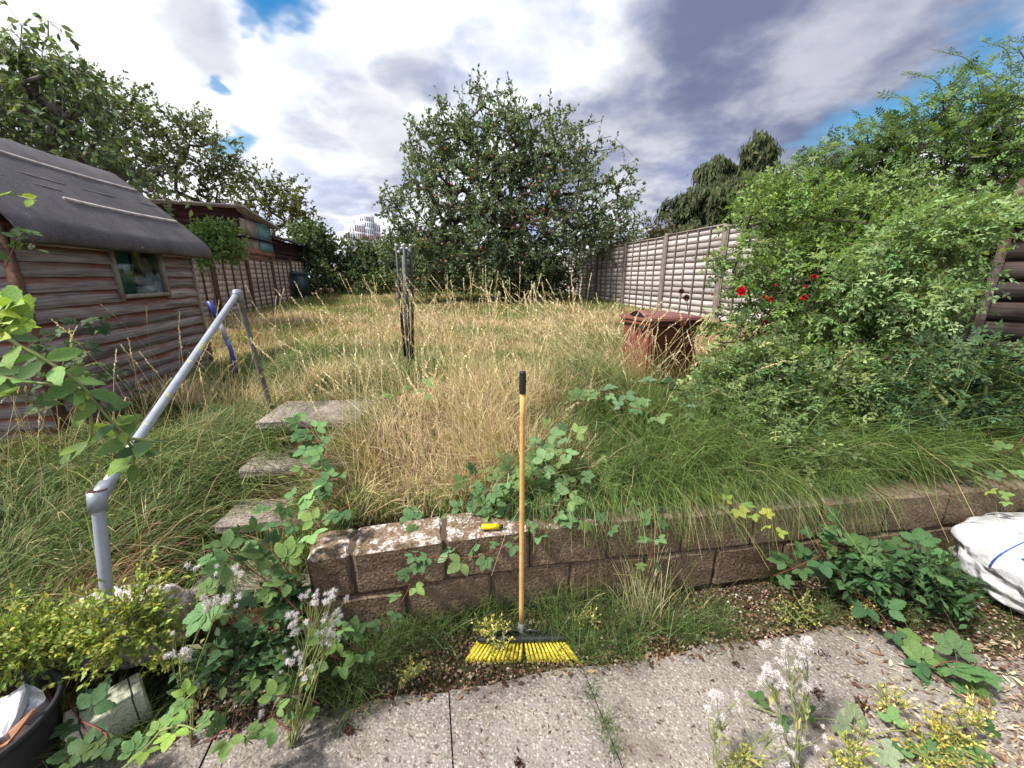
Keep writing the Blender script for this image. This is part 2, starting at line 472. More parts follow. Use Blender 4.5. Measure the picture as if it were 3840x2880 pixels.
def bagmat():
    m, t, p, out = newmat('bag_weave')
    tc = t.n('ShaderNodeTexCoord'); v = tc.outputs['Object']
    w = t.noise(v, 5, 3, 0.5, 'Color')
    vv = t.vmath('ADD', v, t.vmath('SCALE', w, 0.25).outputs[0]).outputs[0]
    vo = t.n('ShaderNodeTexVoronoi'); vo.feature = 'DISTANCE_TO_EDGE'; vo.inputs['Scale'].default_value = 3.6; t.l(vv, vo.inputs['Vector'])
    cr = t.smooth(vo.outputs['Distance'], 0.0, 0.16)
    n = t.noise(v, 9, 6, 0.65)
    c = t.mix(t.smooth(n, 0.42, 0.75), (0.62, 0.63, 0.68), (0.33, 0.33, 0.31))
    t.l(c, p.inputs['Base Color']); p.inputs['Roughness'].default_value = 0.6
    bump(t, p, t.math('ADD', cr, t.math('MULTIPLY', t.noise(v, 22, 4), 0.5)), 0.75, 0.02)
    return m
M_bagw = bagmat()
M_bagblue = plain('bag_blue', (0.03, 0.10, 0.36), 0.6)
M_bagdark = plain('bag_print', (0.06, 0.06, 0.06), 0.6)
M_white = plain('white', (0.75, 0.75, 0.75), 0.7)
M_teal = plain('teal_panel', (0.05, 0.18, 0.20), 0.6, 0, 0.3, 5, col2=(0.16, 0.27, 0.27))
M_beige = plain('beige_panel', (0.35, 0.31, 0.24), 0.8, 0, 0.3, 4)
M_cladw = plain('white_cladding', (0.66, 0.68, 0.74), 0.6, 0, 0.03)
M_brickp = plain('brick_panel', (0.33, 0.16, 0.13), 0.8)
M_winfar = plain('far_glass', (0.25, 0.29, 0.38), 0.2)
M_pebblew = leafmat('pebble', 0.0, 0.8, 0.0, 0.3)

def feltmat():
    m, t, p, out = newmat('roof_felt')
    tc = t.n('ShaderNodeTexCoord'); v = tc.outputs['Object']
    n1 = t.noise(v, 3.2, 7, 0.7); n2 = t.noise(v, 75, 4, 0.7)
    mp = t.n('ShaderNodeMapping'); mp.inputs['Scale'].default_value = (3, 3, 0.8); t.l(v, mp.inputs[0])
    n3 = t.noise(mp.outputs[0], 4, 5, 0.6)
    c = t.mix(t.smooth(n1, 0.3, 0.7), (0.030, 0.027, 0.031), (0.075, 0.068, 0.077))
    c = t.mix(t.smooth(n3, 0.5, 0.75, 0, 0.5), c, (0.022, 0.02, 0.022))
    c = t.mix(t.smooth(n2, 0.5, 0.72, 0, 0.5), c, (0.16, 0.15, 0.165))
    n4 = t.noise(v, 14, 2, 0.5)
    c = t.mix(t.smooth(n4, 0.74, 0.78, 0, 0.7), c, (0.35, 0.34, 0.36))
    t.l(c, p.inputs['Base Color']); p.inputs['Roughness'].default_value = 0.8
    bump(t, p, n2, 0.35, 0.004)
    return m
M_felt = feltmat()

def groundmat():
    m, t, p, out = newmat('ground_soil')
    tc = t.n('ShaderNodeTexCoord'); v = tc.outputs['Object']
    a = t.n('ShaderNodeAttribute'); a.attribute_name = 'Col'
    n1 = t.noise(v, 5, 6, 0.6); n2 = t.noise(v, 60, 4, 0.65)
    c = t.mix(t.smooth(n1, 0.35, 0.7), (0.5, 0.45, 0.4), (1.2, 1.15, 1.0))
    c = t.mix(1.0, c, a.outputs['Color'], 'MULTIPLY')
    c = t.mix(t.smooth(n2, 0.3, 0.7, 0.0, 0.5), c, (0.05, 0.035, 0.022))
    t.l(c, p.inputs['Base Color']); p.inputs['Roughness'].default_value = 0.95
    p.inputs['Specular IOR Level'].default_value = 0.1
    bump(t, p, n2, 0.8, 0.03)
    return m
M_ground = groundmat()

def glassmat():
    m, t, p, out = newmat('window_glass')
    tc = t.n('ShaderNodeTexCoord')
    tr = t.n('ShaderNodeBsdfTransparent'); tr.inputs[0].default_value = (0.82, 0.88, 0.88, 1)
    gl = t.n('ShaderNodeBsdfGlossy'); gl.inputs['Roughness'].default_value = 0.06
    gl.inputs[0].default_value = (0.8, 0.85, 0.9, 1)
    n = t.noise(tc.outputs['Object'], 6, 4)
    mx = t.n('ShaderNodeMixShader')
    t.l(t.smooth(n, 0.3, 0.8, 0.05, 0.13), mx.inputs[0])
    t.l(tr.outputs[0], mx.inputs[1]); t.l(gl.outputs[0], mx.inputs[2]); t.l(mx.outputs[0], out.inputs[0])
    return m
M_glass = glassmat()

# ------------------------------------------------------------------ terrain
AX = nrm(np.array([-0.215, 1.0, 0]))          # the garden runs this way
AY = np.array([AX[1], -AX[0], 0])              # to the right of it
def yw(x):
    x = np.asarray(x, float)
    return np.where(x < 0.04, 1.51 + 0.225*(x-0.04), 1.51 + 0.135*(x-0.04))
def ypatio(x):
    x = np.asarray(x, float)
    return 1.19 + 0.165*(x + 0.05) - 0.02
def yedge(x):
    return ypatio(x) - 0.24*sst(x, 1.5, 2.15)
STEPS = [(1.46, 0.17), (1.72, 0.34), (1.99, 0.51), (2.29, 0.68)]
def height(x, y):
    x = np.asarray(x, float); y = np.asarray(y, float)
    s = y - yw(x)
    lawn = 0.70 + 0.20*sst(y, 8, 18)
    right = 0.40 + (lawn - 0.40)*sst(s, 0.15, 1.45)
    right = right - 0.34*sst(x, 0.45, 1.3)*np.exp(-((y-3.6)/1.5)**2)*sst(y - yw(x), 0.4, 1.2)
    fr = -0.018 + 0.016*(fbm(x, y, 4.0, 5)-.5) - 0.05*(1-sst(y - yedge(x), -0.12, -0.02))
    right = np.where(s < 0.09, fr, right)
    right = np.where((s >= 0.04) & (s < 0.12), fr + (0.40-fr)*(s-0.04)/0.08, right)
    st = 0.68 + (y-2.29)*0.62
    st = np.clip(st, -0.05, 0.68) - 0.12
    st = np.where(y > 2.86, np.minimum(lawn - 0.02, st+0.10 + (y-2.86)*0.3), st)
    left = 0.0 + 0.46*sst(y, 0.7, 2.3)
    left = left + (lawn - 0.46)*sst(y + 0.55*(x+1.6), 2.0, 4.2)*sst(x, -4.2, -2.2)
    left = np.where(y > 6, np.maximum(left, 0.46 + (lawn-0.46)*sst(y, 5.2, 7.5)), left)
    w1 = sst(x, -0.92, -0.80)
    w0 = sst(x, -1.75, -1.58)
    z = left*(1-w0) + (st*(1-w1) + right*w1)*w0
    wl = sst(y, 3.4, 4.6)
    zz = z*(1-wl*w0) + right*(wl*w0)
    bumpy = (fbm(x, y, 1.3, 3) - 0.5)*0.10*sst(y, 1.7, 3.0)
    return zz + bumpy

def make_ground():
    xs = np.concatenate([[-900,-300,-120,-60,-30,-16,-11], np.arange(-8, 8.01, 0.08), [11,16,30,60,120,300,900]])
    ys = np.concatenate([[-60,-20,-6,-2,-1], np.arange(-0.5, 5, 0.07), np.arange(5, 24, 0.25), [28,40,70,130,300,1200]])
    X, Y = np.meshgrid(xs, ys)
    Z = height(X, Y)
    far = (Y > 24) | (np.abs(X) > 9)
    Z = np.where(far & (Y > 2), np.where(np.abs(X) > 9, 0.6, 0.9), Z)
    n, m = X.shape
    V = np.stack([X, Y, Z], -1).reshape(-1, 3)
    i = np.arange(n-1)[:, None]*m + np.arange(m-1)[None]
    Fq = np.stack([i, i+1, i+m+1, i+m], -1).reshape(-1, 4)
    dry = sst(Y.ravel(), 2.2, 3.2)
    C = (1-dry)[:, None]*np.array([0.10, 0.065, 0.04]) + dry[:, None]*np.array([0.22, 0.145, 0.075])
    o = MB().add(V, Fq, C).obj('ground', M_ground, smooth=True)
    tag(o, 'brown soil and dry thatch of the sloping garden', kind='structure')
make_ground()

# ------------------------------------------------------------------ piece meshes
def chamfer_box(name, size, bev, mat, cuts=0, noise=0.0, seed=0):
    bm = bmesh.new()
    bmesh.ops.create_cube(bm, size=1.0)
    for v in bm.verts: v.co = Vector((v.co.x*size[0], v.co.y*size[1], v.co.z*size[2]))
    bmesh.ops.bevel(bm, geom=bm.edges[:], offset=bev, segments=1, affect='EDGES')
    if cuts:
        bmesh.ops.subdivide_edges(bm, edges=[e for e in bm.edges if e.calc_length() > bev*3], cuts=cuts, use_grid_fill=True)
        r = random.Random(seed)
        for v in bm.verts:
            v.co += Vector((r.uniform(-1, 1), r.uniform(-1, 1), r.uniform(-1, 1)))*noise
    me = bpy.data.meshes.new(name); bm.to_mesh(me); bm.free()
    ca = me.color_attributes.new('Col', 'FLOAT_COLOR', 'POINT')
    ca.data.foreach_set('color', np.ones(len(me.vertices)*4, np.float32))
    if mat: me.materials.append(mat)
    return me

def frameM(o, x, z=(0, 0, 1), s=(1, 1, 1)):
    x = nrm(x); z = np.asarray(z, float)
    y = nrm(np.cross(z, x)); z = np.cross(x, y)
    return Matrix(((x[0]*s[0], y[0]*s[1], z[0]*s[2], o[0]), (x[1]*s[0], y[1]*s[1], z[1]*s[2], o[1]),
                   (x[2]*s[0], y[2]*s[1], z[2]*s[2], o[2]), (0, 0, 0, 1)))

def slat_mesh(name, mat, length, h, tb=0.018, tt=0.006, seg=8, wav=0.006, seed=0):
    """lapped board along +X, front towards -Y, thick wavy lower edge"""
    r = np.random.default_rng(seed)
    xs = np.linspace(0, length, seg+1)
    lo = -np.abs(r.normal(0, wav, seg+1)); wob = r.normal(0, wav*0.25, seg+1)
    v = []; f = []
    for i, x in enumerate(xs):
        v += [[x, -tb+wob[i], lo[i]], [x, -tt, h], [x, 0.001, h], [x, 0.0005, lo[i]]]
    for i in range(seg):
        a, b = 4*i, 4*(i+1)
        f += [[a, b, b+1, a+1], [a+1, b+1, b+2, a+2], [a+3, b+3, b, a]]
    f += [[0, 1, 2, 3], [4*seg+3, 4*seg+2, 4*seg+1, 4*seg]]
    return MB().add(v, f).mesh(name, mat)

# ------------------------------------------------------------------ patio
def patio():
    base = MB()
    xs = np.linspace(-4, 6, 41)
    o = thing('patio', 'speckled concrete patio in the foreground', None, (0, 0, 0)); del o['label']
    tag(o, 'speckled grey concrete patio slabs in the foreground', kind='structure')
    xa = [-2.3, -1.05, -0.245, 0.29, 1.62, 2.6, 4.0]
    for k in range(len(xa)-1):
        a, b = xa[k] + 0.0025, xa[k+1] - 0.0025
        for row in (0, 1):
            if row == 1 and k not in (2, 4): pass
            # joints run along the garden axis; the slab reaches back under the viewer
            def P(x, s):   # s=0 front edge
                y0 = float(yedge(x)) + 0.008*math.sin(x*9)
                return np.array([x + 0.215*s, y0 - s])
            s0, s1 = (0.0, 0.98) if row == 0 else (0.985, 2.4)
            n = 14
            ee = rng.normal(0, 0.004, n+1) if row == 0 else np.zeros(n+1)
            top = []; 
            for i in range(n+1):
                x = a + (b-a)*i/n
                top.append([P(x, s0+ee[i]), P(x, s1)])
            zt = 0.0 - 0.004*((k+row) % 2) - (0.012 if k >= 4 else 0)
            v = []; f = []
            for i in range(n+1):
                p, q = top[i]
                v += [[p[0], p[1], zt-0.006], [p[0], p[1]-0.006, zt], [q[0], q[1], zt], [p[0], p[1], zt-0.07], [q[0], q[1], zt-0.07]]
            for i in range(n):
                A, B = 5*i, 5*(i+1)
                f += [[A+2, B+2, B+1, A+1], [A+1, B+1, B, A], [A, B, B+3, A+3], [A+4, B+4, B+2, A+2]]
            f += [[0, 3, 4, 2], [5*n+2, 5*n+4, 5*n+3, 5*n]]
            MB().add(v, f).obj('slab', M_patio, o)
patio()

# ------------------------------------------------------------------ retaining wall
def retaining_wall():
    w = thing('retaining_wall', 'low brown concrete block retaining wall behind the yellow broom', 'wall', (0.04, 1.6, 0))
    L = 0.385; D = 0.19
    vs = [chamfer_box('block', (L-0.012, D, 0.213), 0.012, M_block, 3, 0.0035, i) for i in range(4)]
    hv = chamfer_box('half_block', (0.5*L-0.03, D, 0.213), 0.014, M_block, 3, 0.0035, 9)
    def place(x0, ln, z, me, tw=0.0):
        xm = x0 + ln/2
        d = 1e-2
        tx = nrm(np.array([2*d, float(yw(xm+d)-yw(xm-d)), 0]))
        if abs(xm-0.04) < ln/2:
            tx = nrm(np.array([1, 0.18, 0]))
        c = np.array([xm, float(yw(xm)), z]) + np.array([-tx[1], tx[0], 0])*D/2
        inst('block', me, w, frameM(c + np.array([0, random.uniform(-.004, .004), random.uniform(-.002, .002)]), tx + np.array([0, random.uniform(-.012, .012)+tw, 0])))
    x = -0.845
    dx = L*0.976
    place(x, dx*0.47, 0.345, hv)
    x += dx*0.47
    i = 0
    while x < 2.9:
        place(x, dx, 0.345, vs[i % 4]); x += dx; i += 1
    x = -0.845
    i = 1
    while x < 2.9:
        place(x, dx, 0.122, vs[i % 4]); x += dx; i += 1
    # return end and mortar core set back behind the faces
    m = MB()
    xs = np.linspace(-0.82, 2.95, 20)
    v = []; f = []
    for i, q in enumerate(xs):
        y = float(yw(q))
        for dy, z in ((0.018, -0.06), (0.018, 0.445), (0.165, 0.445), (0.165, -0.06)):
            v.append([q, y+dy, z])
    for i in range(len(xs)-1):
        a, b = 4*i, 4*(i+1)
        f += [[a, b, b+1, a+1], [a+1, b+1, b+2, a+2]]
    m.add(v, f); m.obj('mortar', plain('mortar', (0.085, 0.06, 0.042), 0.95), w)
retaining_wall()

# ------------------------------------------------------------------ steps
def steps():
    w = thing('garden_steps', 'worn concrete garden steps climbing beside the grey pipe handrail', 'steps', (-1.2, 1.9, 0.2))
    for i, (y, z) in enumerate(STEPS):
        dep = 0.32 if i < 3 else 0.42
        x0, x1 = (-1.50, -0.92) if i < 3 else (-1.54, -0.90)
        me = chamfer_box('step', (x1-x0, dep, 0.055), 0.008, M_step, 2, 0.003, i)
        inst('step', me, w, frameM(((x0+x1)/2 - 0.03*i, y+dep/2, z-0.0275), np.array([1, 0.10, 0])))
        me2 = chamfer_box('riser', (x1-x0-0.05, dep-0.06, 0.13), 0.008, M_block, 2, 0.003, i)
        inst('riser', me2, w, frameM(((x0+x1)/2 - 0.03*i, y+dep/2+0.02, z-0.055-0.066), np.array([1, 0.10, 0])))
steps()

# ------------------------------------------------------------------ garden shed
SA = np.array([-3.72, 4.65, 0.0]); SU = nrm(np.array([-0.225, 0.974, 0])); SN = np.array([SU[1], -SU[0], 0])   # SN faces the garden
def shed():
    w = thing('garden_shed', 'weathered timber garden shed with a rounded black felt roof', 'shed', (SA - SU*1.0 - SN*0.5 + np.array([0, 0, 0.4])))
    L = 2.08; z0, z1 = 0.40, 1.87
    nb = 14; eh = (z1-z0)/nb
    P = lambda t, n, z: SA - SU*t + SN*n + np.array([0, 0, z])     # t towards the viewer, n outwards
    wz0, wz1, wt0, wt1 = 1.375, 1.83, 0.545, 1.235
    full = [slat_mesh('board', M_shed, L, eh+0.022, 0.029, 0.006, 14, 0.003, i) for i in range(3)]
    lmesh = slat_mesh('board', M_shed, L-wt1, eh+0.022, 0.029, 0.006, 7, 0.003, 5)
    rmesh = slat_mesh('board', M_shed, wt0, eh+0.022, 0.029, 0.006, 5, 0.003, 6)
    for i in range(nb):
        z = z0 + i*eh
        tilt = np.array([0, 0, random.uniform(-0.004, 0.004)])
        if z + eh > wz0 + 0.03 and z < wz1:
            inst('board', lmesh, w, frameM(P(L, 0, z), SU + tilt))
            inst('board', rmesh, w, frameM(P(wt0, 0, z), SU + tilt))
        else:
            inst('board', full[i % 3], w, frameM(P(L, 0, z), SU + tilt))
    # window
    win = MB()
    fr = 0.035
    M3 = np.stack([SU, -SN, np.array([0, 0, 1.0])], 1)
    tm, zm = (wt0+wt1)/2, (wz0+wz1)/2
    for c, s in ((P(wt0+fr/2-0.005, 0.012, zm), (fr, 0.06, wz1-wz0+0.05)), (P(wt1-fr/2+0.005, 0.012, zm), (fr, 0.06, wz1-wz0+0.05)),
                 (P(tm, 0.016, wz0+0.012), (wt1-wt0-2*fr, 0.075, 0.035)), (P(tm, 0.010, wz1+0.005), (wt1-wt0-2*fr, 0.05, 0.03))):
        win.box(c, s, M3)
    wf = win.obj('window', M_frame, w)
    MB().box(P(tm, 0.0, zm), (wt1-wt0-2*fr-0.002, 0.004, wz1-wz0-0.02), M3).obj('pane', M_glass, wf)
    # the room behind the glass
    b = MB()
    for q in (0,):
        b.box(P(L/2, -0.045, (z0+wz0)/2-0.05), (L, 0.03, wz0-z0-0.1), M3)
        b.box(P((wt1+L)/2, -0.045, zm), (L-wt1, 0.03, wz1-wz0+0.1), M3)
        b.box(P(wt0/2, -0.045, zm), (wt0, 0.03, wz1-wz0+0.1), M3)
        b.box(P(L/2, -1.25, 1.2), (L, 0.03, 1.6), M3)
        b.box(P(0.02, -0.64, 1.2), (0.03, 1.16, 1.62), M3)
        b.box(P(L-0.02, -0.64, 1.2), (0.03, 1.16, 1.62), M3)
        b.box(P(L/2, -0.64, 0.42), (L-0.08, 1.16, 0.03), M3)
    b.obj('inner_lining', M_inside, w)
    # corner trims
    c = MB(); c.box(P(-0.012, 0.005, (z0+z1)/2), (0.03, 0.062, z1-z0), M3); c.obj('corner_trim', M_frame, w)
    c = MB(); c.box(P(L+0.015, 0.005, (z0+z1)/2), (0.035, 0.06, z1-z0), M3); c.obj('corner_trim', M_batten_l, w)
    # end wall towards the viewer
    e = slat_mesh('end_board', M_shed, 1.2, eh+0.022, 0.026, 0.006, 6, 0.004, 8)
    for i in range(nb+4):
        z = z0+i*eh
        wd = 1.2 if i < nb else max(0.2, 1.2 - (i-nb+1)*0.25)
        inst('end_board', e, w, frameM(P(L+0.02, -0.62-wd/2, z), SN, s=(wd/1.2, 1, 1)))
    # roof: felt drawn over a rounded eave, one ridge, down the far side
    prof = [(-0.175, 1.775), (-0.19, 1.79), (-0.19, 1.83), (-0.172, 1.875), (-0.135, 1.925), (-0.07, 1.99), (0.02, 2.08), (0.2, 2.255), (0.4, 2.445), (0.58, 2.61), (0.62, 2.625), (0.66, 2.61), (1.0, 2.29), (1.40, 1.90)]
    ts = np.linspace(-0.10, 2.22, 19)
    v = []; f = []; m = len(prof)
    for j, (nn, z) in enumerate(prof):
        for i, t in enumerate(ts):
            sag = 0.003*math.sin(i*1.3 + j*0.4) + 0.002*math.sin(i*2.9+j)
            v.append(P(t, -nn, z + sag - (0.02*math.sin(t*1.5) if 3 < j < 11 else 0)))
    k = len(ts)
    for j in range(m-1):
        for i in range(k-1):
            f.append([j*k+i, j*k+i+1, (j+1)*k+i+1, (j+1)*k+i])
    mb = MB().add(v, f)
    r = mb.obj('roof', M_felt, w, smooth=True)
    so = r.modifiers.new('s', 'SOLIDIFY'); so.thickness = 0.022; so.offset = -1
    def pr(nn):
        for a, b in zip(prof[2:], prof[3:]):
            if a[0] <= nn <= b[0]:
                return a[1] + (b[1]-a[1])*(nn-a[0])/(b[0]-a[0])
    sl = nrm(SN*(-0.18) + np.array([0, 0, 0.17]))
    nn_ = np.cross(SU, sl); nn_ = nn_ if nn_[2] > 0 else -nn_
    def strip(name, nn, ta, tb, wd, th, mat, dz):
        p = []
        mbx = MB()
        tt = np.linspace(ta, tb, 9)
        for a, b in zip(tt, tt[1:]):
            pa = [P(a, -nn, pr(nn)), P(b, -nn, pr(nn))]
            lo = nn_*-0.012; hi = nn_*(0.020+th) 
            za = np.array([0, 0, -0.02*math.sin(a*1.5) + dz]); zb = np.array([0, 0, -0.02*math.sin(b*1.5) + dz])
            mbx.hexa([pa[0]+za-sl*wd/2+lo, pa[1]+zb-sl*wd/2+lo, pa[1]+zb+sl*wd/2+lo, pa[0]+za+sl*wd/2+lo,
                      pa[0]+za-sl*wd/2+hi, pa[1]+zb-sl*wd/2+hi, pa[1]+zb+sl*wd/2+hi, pa[0]+za+sl*wd/2+hi])
        return mbx.obj(name, mat, r)
    strip('roof_batten', 0.075, -0.06, 1.42, 0.030, 0.014, M_oldwood, 0.0)
    strip('roof_batten', 0.40, -0.08, 2.2, 0.032, 0.010, M_oldwood, 0.0)
    strip('felt_seam', 0.24, -0.08, 2.2, 0.02, 0.003, M_felt, 0.0)
    strip('felt_seam', 0.16, 1.3, 2.2, 0.02, 0.003, M_felt, 0.0)
    # what stands behind the glass
    g = MB(); g.box(P(1.00, -0.125, 1.58), (0.34, 0.08, 0.5), M3)
    tag(g.obj('cabinet', M_greenpaint), 'green painted cabinet seen inside the shed window', 'cabinet')
    sh = MB(); sh.box(P(0.70, -0.16, 1.345), (1.0, 0.18, 0.02), M3)
    tag(sh.obj('shelf', M_frame), 'narrow wooden shelf behind the shed window', 'shelf')
    bx = MB(); bx.box(P(0.64, -0.13, 1.41), (0.24, 0.10, 0.105), M3)
    
    tag(bx.obj('carton', M_cardboard), 'pale cardboard carton on the shelf inside the shed window', 'box')
    cu = MB()
    pts = [P(0.78-0.28*s, -0.13, 1.51+0.01*math.sin(6*s)) for s in np.linspace(0, 1, 9)]
    cu.tube(pts, [0.015, 0.032, 0.04, 0.044, 0.045, 0.043, 0.04, 0.03, 0.015], 10)
    tag(cu.obj('folded_cloth', M_greyfab, smooth=True), 'rolled grey cloth lying on the carton inside the shed window', 'cloth')
shed()

# ------------------------------------------------------------------ handrail
def handrail():
    lo = at(365, 1870, 1.20); hi = at(890, 1100, 2.74)
    lob = at(402, 2235, 1.13); lob2 = lob + (lob-lo)*0.25
    hib = at(1003, 1490, 2.78); hib2 = hib + (hib-hi)*0.15
    w = thing('handrail', 'grey painted pipe handrail with flaking yellow patches', 'handrail', lob2)
    d = nrm(hi-lo)
    n = 24
    MB().tube([lo + d*0.03 + (hi-lo-d*0.03)*i/n for i in range(n+1)],0.0190, 14).obj('rail', M_rail, w, True)
    MB().tube([lo + (lob2-lo)*i/10 for i in range(11)], 0.0185, 14).obj('post', M_rail, w, True)
    p2 = MB().tube([hi + (hib2-hi)*i/10 for i in range(11)], 0.0185, 14).obj('post', M_railpost, w, True)
    tag(p2, 'bare rusty upper post with mustard lichen')
    up = nrm(lo-lob)
    a = MB()
    a.tube([lo-up*0.042, lo+up*0.028], 0.0262, 18)
    a.tube([lo, lo+d*0.065], 0.0252, 16)
    f = a.obj('tee_fitting', M_fitting, w, True)
    b = MB().lathe([(0.0205, 0), (0.0262, 0.0), (0.0262, 0.004), (0.0205, 0.004)], (0, 0, 0), 18)
    R = np.array(Vector(up).to_track_quat('Z', 'Y').to_matrix())
    b.v = [v @ R.T + lo + up*0.0272 for v in b.v]
    b.obj('rim', M_rust, f)
    h = MB().tube([lo+up*0.0283, lo+up*0.0293], 0.0185, 16); h.obj('bore', M_hole, f)
    u2 = nrm(hi-hib)
    a = MB(); a.tube([hi-u2*0.05, hi+u2*0.025], 0.0262, 16); a.tube([hi-d*0.05, hi+d*0.015], 0.0255, 16)
    a.obj('elbow_fitting', M_fitting, w, True)
handrail()

def blue_pipe():
    pts = [at(783, 1130, 3.55), at(800, 1160, 3.55), at(822, 1205, 3.55), at(848, 1270, 3.55), at(866, 1310, 3.5), at(874, 1350, 3.5), at(884, 1400, 3.5)]
    w = thing('blue_pipe', 'bent blue plastic pipe with a grey taped middle beside the shed', 'pipe', pts[-1])
    MB().tube(pts[:3], 0.024, 10).obj('upper_pipe', M_bluepipe, w, True)
    MB().tube(pts[2:4], 0.020, 10).obj('tape', M_greywrap, w, True)
    MB().tube(pts[3:], 0.0185, 10).obj('lower_pipe', M_bluepipe, w, True)
blue_pipe()

# ------------------------------------------------------------------ fences
def fence(root, posts, zb, zt, nsl, nbat, msl, mbat, mpost, post_w=0.09, post_extra=0.06, flip=False):
    """posts: ground points; panels run from post i to i+1 with their front to the right of that heading"""
    seg = np.linalg.norm(posts[1]-posts[0])
    pan = seg - post_w
    eh = 1.0/nsl
    H0 = zt(0)-zb(0)-0.02
    variants = [slat_mesh('slat', msl, pan, H0/nsl*1.22, 0.0135, 0.005, 9, 0.005, 20+i) for i in range(4)]
    bmesh_ = chamfer_box('batten', (0.03, 0.02, 1.0), 0.003, mbat)
    pm = chamfer_box('post', (post_w, post_w, 1.0), 0.008, mpost)
    for i, p in enumerate(posts):
        zz0, zz1 = zb(i), zt(min(i, len(posts)-2)) + post_extra
        inst('post', pm, root, frameM((p[0], p[1], (zz0+zz1)/2), posts[1]-posts[0], s=(1, 1, zz1-zz0)))
    for i in range(len(posts)-1):
        p, q = posts[i], posts[i+1]
        d = nrm(q-p)
        seg = np.linalg.norm(q-p); pan = seg-post_w
        a = p + d*post_w/2
        b0, b1 = zb(i)+0.02, zt(i)
        pa = sub_empty('panel', root, (a[0], a[1], b0))
        H = b1-b0
        fr = np.array([d[1], -d[0], 0])      # outwards to the front
        for k in range(nsl):
            hh = H/nsl*1.22
            inst('slat', variants[(i*3+k) % 4], pa, frameM((a[0], a[1], b0+k*H/nsl), d + np.array([0, 0, random.uniform(-.004, .004)]), s=(pan/(np.linalg.norm(posts[1]-posts[0])-post_w), 1, H/H0)))
        for k in range(nbat):
            t = (k+0.03)/(nbat-1) if nbat > 1 else .5
            t = min(max((k)/(nbat-1), 0.012), 0.988)
            c = a + d*pan*t + fr*0.031
            inst('batten', bmesh_, pa, frameM((c[0], c[1], (b0+b1)/2), d, s=(1.15, 1, H)))
        c = a + d*pan/2 + fr*0.018
        inst('cap_rail', chamfer_box('cap_rail', (pan, 0.055, 0.022), 0.004, mbat), pa, frameM((c[0], c[1], b1+0.012), d))
def fences():
    X = lambda d: 5.89 - 0.21*d
    ds = [21.9, 19.95, 17.97, 16.0, 14.0, 12.0, 10.02, 8.05, 6.1, 4.15, 2.2]
    pr = [np.array([X(d), d, 0]) for d in ds]
    r = thing('panel_fence', 'tall silvery lapped panel fence along the right side of the garden', 'fence', (X(10), 10, 0.7))
    mp = plain('concrete_post', (0.24, 0.205, 0.185), 0.9, 0, 0.2, 12)
    fence(r, pr, lambda i: 0.66, lambda i: 2.47 + 0.02*(i % 2) + (0.06 if i == 6 else 0), 14, 6, M_fence_r, M_batten_r, mp, 0.10, 0.05)
    Xl = lambda d: -4.45 - 0.23*d
    dl = [6.85, 8.62, 10.4, 12.15, 13.9, 15.7]
    pl_ = [np.array([Xl(d), d, 0]) for d in dl]
    l = thing('low_panel_fence', 'low pinkish panel fence with brown battens behind the shed', 'fence', (Xl(10), 10, 0.7))
    fence(l, pl_, lambda i: 0.62 + 0.02*i, lambda i: [1.93, 1.96, 2.0, 2.05, 2.1][min(i, 4)], 11, 5, M_fence_l, M_batten_l, M_batten_l, 0.09, 0.12)
fences()

